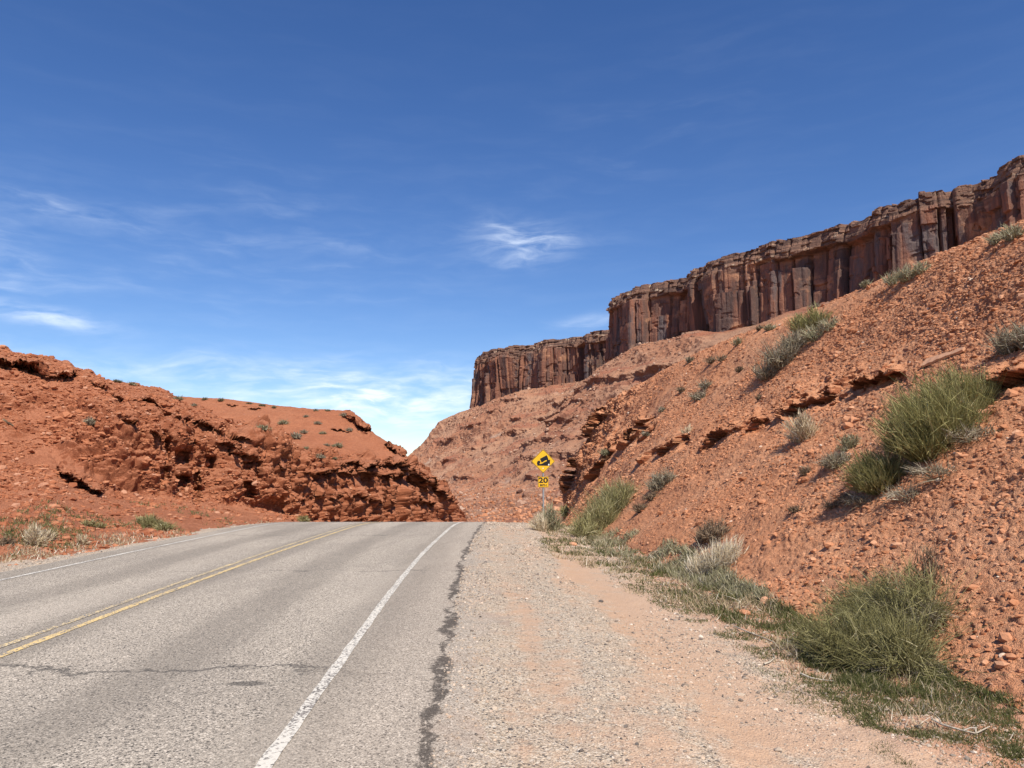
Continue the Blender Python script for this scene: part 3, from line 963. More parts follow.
def cliff():
    path = [(150, 1900), (20, 1640), (-60, 1450)]
    zt = [214, 214, 214]
    for (a, b) in TOP:
        x, y = ray_at_z(a, b, 214)
        path.append((x, y)); zt.append(214)
    path.append((150, 1105)); zt.append(216)
    path.append((146, 1010)); zt.append(216)
    for k, (a, b) in enumerate(TOP2):
        x, y = ray_at_z(a, b, 216)
        path.append((x, y)); zt.append(216)
    path += [(520, 370), (680, 200), (800, -50)]
    zt += [216, 216, 216]
    path = np.array(path)
    seg = np.hypot(*np.diff(path, axis=0).T)
    s = np.concatenate([[0], np.cumsum(seg)])
    S = np.arange(0, s[-1], 0.95)
    X = np.interp(S, s, path[:, 0])
    Y = np.interp(S, s, path[:, 1])
    # soften the corners a little
    kz = np.ones(9) / 9
    X = np.convolve(np.pad(X, 4, 'edge'), kz, 'valid')
    Y = np.convolve(np.pad(Y, 4, 'edge'), kz, 'valid')
    nx, ny = -np.gradient(Y), np.gradient(X)
    ln = np.hypot(nx, ny)
    nx, ny = nx / ln, ny / ln
    # outward = towards the valley (left and near)
    flip = -1 if (nx[len(nx) // 2] * -0.84 + ny[len(nx) // 2] * -0.54) < 0 else 1
    nx, ny = nx * flip, ny * flip
    hb = np.linspace(0, 1, 200)
    H, SS = np.meshgrid(hb, S, indexing='xy')     # shape (nS, nH)
    zb = 82.0
    zT = np.interp(S, s, zt)[:, None]
    Z = zb + (zT - zb) * H

    def cols(scale, seed, warp):
        u = SS / scale + 0.55 * fbm(np.stack([SS / (scale * 2.2), SS * 0 + seed, SS * 0], -1), 2, seed + 9) + warp * fbm(np.stack([SS / scale * 0.7, Z / 150, Z * 0], -1), 2, seed + 7)
        i = np.floor(u)
        f = u - i
        zero = np.zeros_like(i)
        e = 0.15 + 0.7 * hsh(i, zero, zero, seed + 3)       # break position inside the cell
        k = np.where(f < e, i * 2, i * 2 + 1)
        r = hsh(k, zero, zero, seed)
        topcut = hsh(k, zero, zero, seed + 1)                # the pillar may stop short of the rim
        r2 = hsh(k, zero, zero, seed + 2)
        edge = np.minimum(np.abs(f - e), np.minimum(f, 1 - f))
        face = (hsh(k, zero, zero, seed + 4) - 0.5) * (f - e)  # each face turned its own way
        val = np.where(H > 0.45 + topcut * 0.6, r2 * 0.5, r) if scale < 60 else r
        return val, edge, face

    c1, e1, a1 = cols(80, 201, 0.15)
    c2, e2, a2 = cols(34, 211, 0.16)
    c3, e3, a3 = cols(13, 221, 0.25)
    d = 16 * (c1 - 0.5) + 20 * a1 + 9.5 * (c2 - 0.5) + 15 * a2 + 1.5 * (c3 - 0.5) + 2.0 * a3
    d -= 4.5 * sst(e2, 0.08, 0.0) + 0.7 * sst(e3, 0.10, 0.0)
    d += 22 * fbm(np.stack([SS / 85, Z / 300, Z * 0], -1), 3, 230)
    P3 = np.stack([SS, Z, Z * 0], -1)
    d += 0.9 * fbm(P3 / np.array((12, 40, 1)), 4, 231) + 0.30 * fbm(P3 / 3.0, 3, 232)
    # alcoves and fallen blocks
    al = fbm(np.stack([SS / 26, Z / 15, Z * 0], -1), 3, 260)
    d -= 2.2 * sst(al, 0.22, 0.30) + 1.0 * sst(fbm(np.stack([SS / 9, Z / 7, Z * 0], -1), 2, 263), 0.32, 0.40)
    # flare out at the foot
    d += 7 * sst(H, 0.5, 0.15) * (0.4 + 0.6 * fbm(P3 / 14, 3, 233))
    # thin-bedded rim, stepping back
    wob = 0.045 * fbm(np.stack([SS / 30, SS * 0, SS * 0], -1), 3, 234)
    rim = sst(H + wob, 0.865, 0.885)
    layer = np.floor((H + wob) * 42 + 0.5 * fbm(P3 / np.array((16, 200, 1)), 2, 238))
    lr = hsh(layer, np.floor(SS / 9 + 3 * hsh(layer, layer * 0, layer * 0, 236)), layer * 0, 235)
    d = d * (1 - 0.6 * rim) + rim * (3.6 * (lr - 0.25) - 40 * np.maximum(H - 0.89, 0))
    VX = X[:, None] + nx[:, None] * d
    VY = Y[:, None] + ny[:, None] * d
    # skyline blocks
    blk = np.floor(S / 7)
    jag = (hsh(blk, blk * 0, blk * 0, 240) - 0.5) * 1.6 + (hsh(np.floor(S / 23 + 0.3), blk * 0, blk * 0, 241) - 0.5) * 3.0
    Zf = Z + jag[:, None] * sst(H, 0.90, 1.0)
    V = np.stack([VX, VY, Zf], -1)
    # plateau behind the rim
    pl = []
    for k, (bk, dz) in enumerate(((6, 0.6), (16, 1.5), (45, 0), (140, -6))):
        q = np.stack([VX[:, -1] - nx * bk, VY[:, -1] - ny * bk, Zf[:, -1] + dz * (0.5 + hsh(np.floor(S / 11), S * 0, S * 0, 250 + k))], -1)
        pl.append(q)
    V = np.concatenate([V, np.stack(pl, 1)], 1)
    tint = np.concatenate([H + wob, np.ones((len(S), 4))], 1)
    o = mesh_obj('cliff', V, grid_faces(*V.shape[:2]), M_CLIFF, smooth=False, tint=tint)
    tag(o, kind='structure')


cliff()


def talus():
    # columns: foot of the cliff (px, py, Y), toe (x, y, z), apron (x, y, z)
    cols = [
        ((60, 1640, 128), (-180, 1700, -30), (-420, 1720, -60)),
        ((-30, 1480, 124), (-330, 1460, -52), (-520, 1400, -66)),
        (P(466, 413, 1375), (-330, 1310, -52), (-470, 1100, -60)),
        (P(486, 405, 1335), (-230, 1140, -36), (-300, 880, -48)),
        (P(510, 395, 1290), (-190, 1060, -30), (-250, 740, -44)),
        (P(545, 387, 1215), (-140, 960, -26), (-170, 560, -36)),
        (P(580, 382, 1160), (-90, 860, -22), (-90, 420, -30)),
        (P(602, 372, 1070), (-60, 780, -18), (-40, 320, -22)),
        (P(618, 362, 900), (-30, 700, -14), (-8, 240, -15)),
        (P(642, 348, 850), (0, 600, -10), (8, 200, -12)),
        (P(690, 334, 775), (50, 470, -6), (20, 160, -9.5)),
        (P(740, 329, 715), (90, 390, -2), (40, 140, -7)),
        (P(850, 300, 610), (120, 330, 2), (60, 120, -5)),
        (P(1010, 290, 500), (160, 260, 5), (90, 105, -3)),
        ((560, 330, 120), (260, 150, 10), (140, 90, 0)),
    ]
    rows = [[], [], [], [], []]
    for f, tt, ap in cols:
        f, tt, ap = map(np.array, (f, tt, ap))
        back = f + (f - tt) * 0.22 + np.array((0, 0, -12.0))
        back[2] = f[2] + 4
        rows[0].append(ap)
        rows[1].append(tt)
        rows[2].append(tt * 0.5 + f * 0.5 + np.array((0, 0, -17 if f[1] > 1270 else -10)))
        rows[3].append(f)
        rows[4].append(back)
    tk = np.arange(len(cols), dtype=float)
    ts = np.concatenate([np.linspace(0, 2, 90, endpoint=False), np.linspace(2, 10.5, 900, endpoint=False), np.linspace(10.5, 14, 80)])
    vs = np.concatenate([np.linspace(0, 0.35, 160, endpoint=False), np.linspace(0.35, 1.0, 460, endpoint=False), np.linspace(1, 1.2, 12)])
    V = loft(rows, tk, ts, [0, 0.35, 0.68, 1.0, 1.2], vs)
    N = normals(V)
    if N[400, 300, 2] < 0:
        N = -N
    V0 = V.copy()
    vv = vs[None, :] * np.ones(V.shape[:2])
    ed = sst(vv, 0, 0.08)
    d = 9 * fbm(V0 * 0.010, 3, 301) + 7 * ridged(V0 * np.array((0.026, 0.026, 0.006)), 4, 302) + 1.6 * fbm(V0 * 0.09, 4, 303)
    d = d * (1 - 0.7 * sst(vv, 0.86, 1.0)) * (0.35 + 0.65 * sst(vv, 0.1, 0.5)) + 1.1 * fbm(V0 * 0.30, 4, 304)
    V = V + N * (d * ed)[..., None]
    # broken ledges: steep risers that come and go
    zz = V[..., 2] + 7 * fbm(V0 * 0.012, 3, 305)
    for zl, h, seed, th in ((-4, 4, 311, -0.05), (14, 6, 312, 0.0), (33, 5, 313, -0.05), (52, 8, 314, 0.0), (74, 5, 315, -0.05), (95, 6, 316, 0.0), (117, 4, 317, -0.05)):
        on = sst(fbm(V0 * np.array((0.014, 0.014, 0.004)) + seed, 3, seed), th, th + 0.16)
        q = zz - zl
        push = np.where((q > 0) & (q < h), 1.45 * q, np.where((q >= h) & (q < 3 * h), 1.45 * h * (1 - (q - h) / (2 * h)), 0))
        push = push * on * sst(ts, 2.0, 4.0)[:, None] * (0.8 + 0.5 * fbm(V0 * 0.15, 3, seed + 1))
        V[..., 0] += -0.80 * push
        V[..., 1] += -0.60 * push
    o = mesh_obj('talus_slope', V, grid_faces(*V.shape[:2]), M_TALUS)
    tag(o, kind='structure')
    return V


TV = talus()

# ------------------------------------------------------------------ surfaces to set things down on
def bvh(V):
    n, m = V.shape[:2]
    st = 2 if n * m > 260000 else 1
    W = V[::st, ::st]
    return BVHTree.FromPolygons([tuple(p) for p in W.reshape(-1, 3).tolist()], grid_faces(*W.shape[:2]).tolist())


gsel = GV[:640:2, 60:820:2]
TREES = {'R': bvh(RV), 'L': bvh(LV), 'D': bvh(DV), 'G': BVHTree.FromPolygons(gsel.reshape(-1, 3).tolist(), grid_faces(*gsel.shape[:2]).tolist())}
ORG = Vector((0, 0, HC))


def hit(px, py, which='RLDG'):
    best = None
    d = ray(px, py)
    for k in which:
        p, n, i, dist = TREES[k].ray_cast(ORG, d)
        if p is not None and (best is None or dist < best[2]):
            best = (p, n if n.z > 0 else -n, dist)
    return best


def down(x, y, which='RLDG'):
    z = -1e9
    for k in which:
        p, n, i, dist = TREES[k].ray_cast(Vector((x, y, 60)), Vector((0, 0, -1)))
        if p is not None and p.z > z:
            z = p.z
    return z if z > -1e8 else surf_z(x, y)


# ------------------------------------------------------------------ loose stones
M_RED_ST = tinted('red_stones', [(0.33, 0.13, 0.062), (0.42, 0.175, 0.085), (0.50, 0.225, 0.118), (0.55, 0.27, 0.150), (0.60, 0.33, 0.20), (0.68, 0.54, 0.42)])
M_LRED_ST = tinted('dark_red_stones', [(0.24, 0.08, 0.04), (0.33, 0.115, 0.055), (0.40, 0.15, 0.072), (0.47, 0.205, 0.11), (0.55, 0.34, 0.24)])
M_GR_ST = tinted('grey_gravel', [(0.08, 0.075, 0.075), (0.24, 0.195, 0.16), (0.42, 0.335, 0.26), (0.50, 0.41, 0.32), (0.56, 0.41, 0.30), (0.72, 0.64, 0.54)])
M_FAR_ST = tinted('talus_boulders', [(0.14, 0.07, 0.05), (0.26, 0.135, 0.088), (0.36, 0.20, 0.135), (0.43, 0.27, 0.19), (0.54, 0.40, 0.30)])


def scatter_grid(V, n, rng, iu, iv, wfun=None):
    u = rng.uniform(iu[0], iu[1] - 1.001, n)
    v = rng.uniform(iv[0], iv[1] - 1.001, n)
    i, j = u.astype(int), v.astype(int)
    fu, fv = (u - i)[:, None], (v - j)[:, None]
    p = V[i, j] * (1 - fu) * (1 - fv) + V[i + 1, j] * fu * (1 - fv) + V[i, j + 1] * (1 - fu) * fv + V[i + 1, j + 1] * fu * fv
    return p


def rubble():
    rng = np.random.default_rng(5)
    p = scatter_grid(RV, 90000, rng, (40, RV.shape[0] - 60), (12, 650))
    dep = np.hypot(p[:, 0], p[:, 1])
    keep = (fbm(p * 0.55, 4, 401) + rng.normal(0, 0.15, len(p)) > -0.18)
    p, dep = p[keep], dep[keep]
    n = len(p)
    size = np.exp(rng.normal(math.log(0.0140), 0.50, n)) * (1 + dep / 38)
    size = np.where(rng.random(n) < 0.012, size * 2.6, size)
    size = np.clip(size, 0.006, 0.12)
    V, Fc, tn = stones(p, size, rng, 0.6, 0.3)
    tn = np.clip(np.repeat(rng.beta(2.2, 2.2, n), 12), 0, 1)
    tn = np.where(np.repeat(rng.random(n) < 0.005, 12), 1.0, tn * 0.82)
    tag(mesh_obj('rubble', V, Fc, M_RED_ST, smooth=False, tint=tn), 'crumbled red rock chips strewn over the steep right hillside', 'rubble', kind='stuff')

    p = scatter_grid(LV, 22000, rng, (50, LV.shape[0] - 30), (8, 520))
    dep = np.hypot(p[:, 0], p[:, 1])
    keep = (fbm(p * 0.5, 3, 402) > -0.2)
    p, dep = p[keep], dep[keep]
    n = len(p)
    size = np.clip(np.exp(rng.normal(math.log(0.05), 0.50, n)), 0.02, 0.28)
    V, Fc, tn = stones(p, size, rng, 0.55, 0.35)
    tn = np.clip(np.repeat(rng.beta(2, 2.5, n), 12), 0, 0.85)
    tag(mesh_obj('rubble', V, Fc, M_LRED_ST, smooth=False, tint=tn), 'dark red broken stones lying on the left road cut', 'rubble', kind='stuff')

    # verge gravel: denser near the camera
    n = 120000
    yy = 1.6 * np.exp(rng.random(n) ** 0.9 * math.log(30 / 1.6))
    xsr = rng.uniform(0.95, 5.4, n)
    xsr = np.where(rng.random(n) < 0.10, rng.uniform(-8.6, -7.0, n), xsr)
    x = XR(yy) + xsr
    q = np.stack([x, yy, x * 0], -1)
    keep = (np.abs(x / yy) < 0.72) & ((fbm(q * np.array((1.3, 0.25, 1)), 3, 410) + rng.normal(0, 0.25, n) - 0.5 * np.exp(-((xsr - 3.05) / 0.3) ** 2) - 0.3 * np.exp(-((xsr - 1.75) / 0.25) ** 2)) > -0.05)
    keep &= rng.random(n) < sst(xsr, 5.8, 4.2) + 0.25
    x, yy, xsr = x[keep], yy[keep], xsr[keep]
    n = len(x)
    q = np.stack([x, yy, x * 0], -1)
    z = ground_z(x, yy) - 0.016 * np.exp(-((xsr - 3.05) / 0.28) ** 2) - 0.012 * np.exp(-((xsr - 1.75) / 0.22) ** 2) + 0.010 * np.exp(-((xsr - 2.4) / 0.25) ** 2) + 0.012 * fbm(q * 1.3, 3, 3) + 0.011 * fbm(q * 9, 3, 4) + 0.05 * sst(xsr, 3.2, 4.4) * fbm(q * 2.2, 4, 6)
    zr = prof(yy) + 0.004 - 0.035 * sst(xsr, 1.0, 1.55)
    z = np.where((xsr < 1.5) & (xsr > -7), np.maximum(z, zr), z)
    p = np.stack([x, yy, z], -1)
    size = np.clip(np.exp(rng.normal(math.log(0.0046), 0.45, n)) * (1 + yy / 14), 0.0025, 0.03)
    V, Fc, tn = stones(p, size, rng, 0.65, 0.2)
    tn = np.repeat(rng.beta(1.6, 1.6, n), 12)
    tag(mesh_obj('gravel', V, Fc, M_GR_ST, smooth=False, tint=tn), 'grey and tan gravel spread over the road shoulder', 'gravel', kind='stuff')

    # rougher valley floor in front of the talus
    p = scatter_grid(TV, 9000, rng, (300, 980), (4, 170))
    size = np.clip(np.exp(rng.normal(math.log(0.42), 0.5, len(p))), 0.2, 1.8)
    V, Fc, tn = stones(p, size, rng, 0.7, 0.2)
    tag(mesh_obj('boulders', V, Fc, M_RED_ST, smooth=False, tint=tn * 0.7), 'red boulders scattered over the valley floor beyond the crest of the road', 'boulders', kind='stuff')

    # far boulders and dark bushes on the talus
    p = scatter_grid(TV, 15000, rng, (120, 960), (6, 610))
    keep = fbm(p * 0.02, 3, 420) > -0.25
    p = p[keep]
    n = len(p)
    size = np.clip(np.exp(rng.normal(math.log(0.7), 0.5, n)), 0.3, 3.2)
    V, Fc, tn = stones(p, size, rng, 0.8, 0.2)
    tag(mesh_obj('boulders', V, Fc, M_FAR_ST, smooth=False, tint=tn * 0.9), 'pale fallen boulders strewn over the far talus below the cliff', 'boulders', kind='stuff')


rubble()

# ------------------------------------------------------------------ plants
M_GREEN = tinted('broom_stems', [(0.09, 0.09, 0.035), (0.20, 0.19, 0.075), (0.31, 0.29, 0.12), (0.44, 0.40, 0.19), (0.56, 0.50, 0.29)], trans=0.25)
M_OLIVE = tinted('olive_stems', [(0.07, 0.066, 0.026), (0.16, 0.148, 0.060), (0.26, 0.24, 0.105), (0.38, 0.345, 0.175), (0.52, 0.465, 0.29)], trans=0.2)
M_GREY = tinted('grey_twigs', [(0.11, 0.088, 0.058), (0.21, 0.178, 0.12), (0.31, 0.265, 0.185), (0.41, 0.36, 0.27), (0.52, 0.46, 0.36)], trans=0.12)
M_SAGE = tinted('grey_green_leaves', [(0.10, 0.092, 0.050), (0.205, 0.19, 0.108), (0.31, 0.285, 0.175), (0.42, 0.385, 0.26), (0.53, 0.48, 0.35)], trans=0.15)
M_STRAW = tinted('dry_grass', [(0.30, 0.22, 0.13), (0.50, 0.40, 0.26), (0.64, 0.54, 0.38), (0.74, 0.66, 0.50), (0.80, 0.73, 0.59)], trans=0.25)
M_BROWN = tinted('brown_twigs', [(0.07, 0.045, 0.03), (0.14, 0.095, 0.06), (0.22, 0.155, 0.10), (0.33, 0.25, 0.17)], trans=0.1)
M_GRASS = tinted('green_grass', [(0.048, 0.052, 0.018), (0.088, 0.098, 0.032), (0.14, 0.148, 0.055), (0.22, 0.21, 0.10), (0.46, 0.38, 0.24)], trans=0.3)
M_WOOD = tinted('bleached_wood', [(0.38, 0.33, 0.26), (0.62, 0.56, 0.46)])


def blades(root, dirn, length, width, rng, bend=0.25, seg=3):
    """ribbons: root (n,3), dirn (n,3) unit, length (n), width (n) -> V, F"""
    n = len(root)
    side = np.cross(dirn, rng.normal(0, 1, (n, 3)))
    side /= np.linalg.norm(side, axis=1, keepdims=True) + 1e-9
    cv = np.cross(side, dirn) * (bend * rng.normal(0.4, 1.0, (n, 1)))
    cv[:, 2] -= 0.15 * bend
    V = []
    for k in range(seg + 1):
        t = k / seg
        c = root + dirn * (length * t)[:, None] + cv * (length * t * t)[:, None]
        wd = (width * (1 - 0.85 * t) / 2)[:, None]
        V.append(c - side * wd)
        V.append(c + side * wd)
    V = np.stack(V, 1)
    base = (np.arange(n) * (2 * seg + 2))[:, None]
    fs = []
    for k in range(seg):
        a = 2 * k
        fs.append(np.concatenate([base + a, base + a + 1, base + a + 3, base + a + 2], 1))
    Fc = np.stack(fs, 1).reshape(-1, 4)
    return V.reshape(-1, 3), Fc


def unit(a):
    return a / (np.linalg.norm(a, axis=-1, keepdims=True) + 1e-9)


def tuft(name, blobs, n, mat, rng, up=1.0, spread=0.9, wd=0.006, bend=0.25, twig=0.0, lean=(0, 0, 0), tshift=0.0, tgain=1.0, parent=None, sprays=3, squash=1.0):
    """blobs: (x, y, z of the foot, r = height); woody stems inside, sprays of thin shoots over an uneven dome"""
    rs = np.array([b[3] for b in blobs])
    w_ = rs ** 2 / (rs ** 2).sum()
    AV, AF, AT = [], [], []
    off = 0

    def add(root, dirn, ln, wds, bd, tn):
        nonlocal off
        V, Fc = blades(root, dirn, ln, wds, rng, bd)
        AV.append(V); AF.append(Fc + off); AT.append(np.repeat(np.clip(tn, 0, 1), 8)); off += len(V)
    lean = np.array(lean, float)
    for b, ww in zip(blobs, w_):
        m = max(10, int(n * ww))
        bx, by, bz, r = b
        foot = np.array((bx, by, bz))
        hid = int(abs(bx * 100 + by * 37)) % 97
        # main stems from the foot
        k = max(6, m // 6)
        a = rng.uniform(0, 2 * np.pi, k)
        q = np.sqrt(rng.random(k))
        rad = np.stack([np.cos(a), np.sin(a), a * 0], -1)
        dirn = unit(rad * (q * spread)[:, None] + np.array((0, 0, up)) + lean + rng.normal(0, 0.15, (k, 3)))
        add(foot + rad * (q * r * 0.2)[:, None] - np.array((0, 0, r * .06)), dirn, r * rng.uniform(0.6, 0.98, k) * squash, np.full(k, wd * 1.1), bend, 0.2 + 0.4 * rng.random(k) + tshift)
        # clusters of shoots
        c = max(5, m // 5)
        a = rng.uniform(0, 2 * np.pi, c)
        el = np.arcsin(np.clip(rng.uniform(-0.12, 1.0, c), -1, 1))
        D = np.stack([np.cos(a) * np.cos(el), np.sin(a) * np.cos(el), np.sin(el)], -1)
        lump = 0.84 + 0.62 * fbm(D * 2.3 + bx * 3 + by, 3, hid)
        rr = np.stack([np.full(c, 0.62 * spread), np.full(c, 0.62 * spread), np.full(c, 0.72 * squash * up)], -1) * r
        cen = foot + D * rr * (lump * rng.uniform(0.25, 0.92, c) ** 0.6)[:, None] + np.array((0, 0, 0.10 * r)) + lean * r * 0.35
        tb = rng.normal(0, 0.16, c)
        kk = 2 + sprays
        C2 = np.repeat(cen, kk, 0)
        D2 = np.repeat(D, kk, 0)
        m2 = len(C2)
        dirn = unit(D2 * (0.62 * spread) + np.array((0, 0, 0.62 * up)) + lean * 0.9 + rng.normal(0, 0.25 + twig * 0.8, (m2, 3)))
        ln = r * rng.uniform(0.16, 0.42, m2)
        add(C2 + rng.normal(0, 0.045 * r, (m2, 3)) - dirn * (ln * 0.35)[:, None], dirn, ln, np.full(m2, wd), bend,
            0.18 + 0.62 * rng.beta(2, 2, m2) * tgain + np.repeat(tb, kk) + tshift)
    return mesh_obj(name, np.concatenate(AV), np.concatenate(AF), mat, smooth=False, tint=np.concatenate(AT), parent=parent)


def place_blobs(pb, which='RG', lift=0.0):
    """pixel blobs (px, py of the foot, radius px) -> world base, local blobs"""
    W = []
    for (x, y, r) in pb:
        h = hit(x, y, which)
        for dx, dy in ((0, 3), (0, 6), (6, 4), (12, 6), (-6, 4), (18, 8), (25, 12)):
            if h is None:
                h = hit(x + dx, y + dy, 'RLDG')
        p = h[0]
        dd = p.y * math.cos(PITCH) + (p.z - HC) * math.sin(PITCH)
        W.append((p.x, p.y, p.z, r * dd / F))
    b = W[0]
    return (b[0], b[1], b[2]), [(q[0] - b[0], q[1] - b[1], q[2] - b[2] + lift, q[3]) for q in W], b[3]


def shrub(label, pb, kind, n, which='RG', group=None, seed=1, name='shrub', cat='shrub', dead=0, lean=(0, 0, 0), wd=None, deadpb=None, **kw):
    rng = np.random.default_rng(seed)
    base, bl, r0 = place_blobs(pb, which)
    e = empty(name, base)
    tag(e, label, cat, group)
    dist = math.hypot(base[0], base[1])
    pxm = dist / F
    if wd is None:
        wd = max(0.0045, 0.75 * pxm)
    st = dict(
        green=dict(mat=M_GREEN, up=1.0, spread=0.85, bend=0.20),
        olive=dict(mat=M_OLIVE, up=0.9, spread=1.0, bend=0.3, twig=0.15),
        grey=dict(mat=M_GREY, up=0.75, spread=1.0, bend=0.35, twig=0.3),
        sage=dict(mat=M_SAGE, up=0.8, spread=1.0, bend=0.3, twig=0.3),
        straw=dict(mat=M_STRAW, up=1.1, spread=0.9, bend=0.35),
        brown=dict(mat=M_BROWN, up=0.8, spread=1.0, bend=0.35, twig=0.35))[kind]
    st = dict(st)
    st.update(kw)
    mat = st.pop('mat')
    tuft('foliage' if kind in ('green', 'olive', 'sage') else ('blades' if kind == 'straw' else 'twigs'), bl, n, mat, rng, wd=wd, lean=lean, parent=e, **st)
    if dead:
        dbl = bl
        if deadpb:
            dbl = []
            for (x, y, r) in deadpb:
                h = hit(x, y, which)
                p = h[0]
                dbl.append((p.x - base[0], p.y - base[1], p.z - base[2], r * p.y / F))
        for q_ in ([[b_] for b_ in dbl] if deadpb else [dbl]):
            tuft('dead_twigs', q_, dead // (len(dbl) if deadpb else 1), M_GREY, rng, wd=wd * 0.9, bend=0.5, twig=0.4, up=0.35, spread=1.3, parent=e, lean=lean, squash=0.85)
    return e


# upper right slope
shrub('largest bright green broom-like shrub below the flat tan slab on the right slope', [(926, 458, 66), (946, 440, 74), (974, 412, 56), (930, 425, 44)], 'green', 5200, seed=11, dead=500, deadpb=[(940, 478, 36), (975, 440, 36)], lean=(-0.5, -0.15, 0.1), spread=0.98, twig=0.2)
shrub('smaller rounded green broom-like shrub just downhill of the largest green one', [(878, 492, 46), (888, 484, 44)], 'green', 2600, seed=12, dead=420, deadpb=[(908, 500, 34), (862, 505, 26)], lean=(-0.5, -0.1, 0.1), spread=0.95, twig=0.08)
shrub('large olive shrub at the foot of the slope beside the green verge grass', [(850, 664, 70), (896, 670, 84), (912, 634, 82), (878, 628, 68), (826, 652, 46)], 'olive', 9500, seed=13, dead=2200, deadpb=[(900, 668, 60), (925, 620, 60)], lean=(-0.3, -0.1, 0.0), spread=1.15, twig=0.55, bend=0.45)
shrub('thin brown dried stalks rising behind the large olive shrub', [(930, 592, 46), (918, 600, 38)], 'brown', 420, seed=14, up=1.6, spread=0.5, tshift=0.15)
shrub('olive green shrub on the verge just right of the warning sign', [(584, 538, 28), (600, 530, 42), (614, 516, 42), (624, 503, 32)], 'olive', 3800, seed=15, dead=300, deadpb=[(600, 530, 20)], tshift=0.12)
shrub('small olive tuft tucked on the slope behind the roadside shrub', [(561, 512, 14)], 'olive', 500, seed=16, tshift=0.1)
shrub('grey-green spiky shrub at the foot of the sign post', [(552, 531, 24), (546, 526, 20)], 'sage', 900, seed=17, up=1.4, spread=0.8)
shrub('pale bleached grass tuft left of the sign post on the gravel edge', [(541, 531, 18)], 'straw', 500, seed=18, name='grass_tuft', cat='grass tuft', lean=(-0.3, 0, 0))
shrub('grey twiggy bush on the slope above and right of the roadside shrub', [(657, 490, 22), (667, 484, 22)], 'grey', 700, seed=19)
shrub('faint brown twiggy bush between the roadside shrub and the large straw tuft', [(641, 512, 15), (652, 500, 14)], 'brown', 420, seed=20, tshift=0.1)
shrub('dark grey-brown rounded bush just above the large straw tuft', [(714, 541, 30), (704, 542, 22)], 'brown', 1100, seed=21, tshift=0.25, lean=(0.2, 0, 0))
shrub('large pale straw-coloured grass tuft at the foot of the slope', [(698, 577, 30), (715, 572, 38), (728, 564, 32)], 'straw', 1900, seed=22, name='grass_tuft', cat='grass tuft', dead=160, lean=(0.25, 0, 0), tshift=0.22)
shrub('sprawl of dead grey branches between the sign shrub and the straw tuft', [(648, 560, 26), (664, 552, 26)], 'grey', 260, seed=23, lean=(1.1, 0, -0.1), up=0.5, spread=0.6, sprays=2)
shrub('pale dry bush standing directly under the dark hollow in the slope', [(799, 441, 28), (806, 438, 28)], 'straw', 900, seed=24, tshift=-0.12, up=1.2)
shrub('slim grey-green bush left of the two green broom-like shrubs', [(850, 447, 20), (845, 452, 13)], 'sage', 420, seed=25)
shrub('low ashy grey bush below the slim grey-green one', [(834, 467, 24), (842, 462, 20)], 'grey', 1000, seed=26, up=0.5, tshift=0.05)
shrub('tiny brown bush left of the low ashy one', [(806, 475, 13)], 'brown', 340, seed=27, tshift=0.2)
shrub('flat dead twigs sprawling below the smaller green broom-like shrub', [(848, 502, 20), (834, 508, 18)], 'brown', 520, seed=28, up=0.45, tshift=0.15)
shrub('tiny brown twig clump on bare rubble above the large olive shrub', [(796, 512, 14)], 'brown', 160, seed=29, up=0.4)
shrub('grey shrub with bare twigs spreading below the bright green high-slope one', [(768, 378, 30), (782, 366, 38), (796, 350, 32)], 'grey', 1900, seed=30, lean=(0.2, 0, 0))
shrub('bright green small shrub high on the slope near the crest', [(802, 334, 26), (818, 328, 26)], 'green', 1100, seed=31)
shrub('silvery shrub touching the right side of the bright green high-slope one', [(816, 340, 22), (830, 330, 20)], 'sage', 600, seed=32, tshift=0.15)
shrub('grey upright bush in mid-slope left of the long grey shrub', [(700, 400, 16), (706, 388, 14)], 'grey', 600, seed=33)
shrub('dark flat bush below the crest left of the long grey shrub', [(712, 363, 12), (723, 361, 11)], 'brown', 420, seed=34, tshift=0.25, up=0.6)
shrub('pale straw clump above the outcrop ledge in mid-slope', [(688, 436, 13)], 'straw', 320, seed=35, tshift=-0.1)
shrub('half-cropped grey bush at the right edge of the photo', [(1012, 352, 36), (1030, 346, 40)], 'grey', 1600, seed=36, lean=(0.2, 0, 0))
shrub('long silvery shrub lying along the crest under the cliff', [(893, 285, 20), (908, 280, 22), (922, 273, 18)], 'sage', 900, seed=37, tshift=0.15)
shrub('silvery shrub on the crest at the far right under the cliff', [(998, 243, 18), (1014, 239, 22)], 'sage', 700, seed=38, tshift=0.15)
for k, (x, y, r, kd, lb) in enumerate((
        (866, 284, 10, 'sage', 'small silvery bush on the crest left of the long silvery one'),
        (816, 303, 9, 'grey', 'small grey bush on the crest above the bright green shrub'),
        (770, 330, 11, 'sage', 'grey-green bush on the crest left of the bright green shrub'),
        (738, 345, 10, 'sage', 'small pale bush on the crest midway along the ridge'),
        (690, 362, 9, 'grey', 'small grey bush where the crest meets the pale talus'),
        (740, 372, 8, 'brown', 'tiny dark bush between the flat dark bush and the long grey shrub'),
        (760, 327, 7, 'brown', 'tiny brown bush on the crest beside the grey-green one'),
        (760, 400, 8, 'brown', 'tiny brown bush mid-slope below the long grey shrub'),
        (682, 392, 8, 'brown', 'tiny brown bush left of the grey upright one'),
        (662, 412, 8, 'grey', 'tiny grey bush on the outcrop shoulder above the ledge'),
        (604, 455, 9, 'sage', 'small sage bush growing between the two rock ledges of the outcrop'),
        (646, 436, 7, 'grey', 'tiny grey bush on the lower ledge of the outcrop'))):
    shrub(lb, [(x, y, r)], kd, 260, seed=50 + k, group='small bushes dotted over the right slope', name='bush', cat='bush')

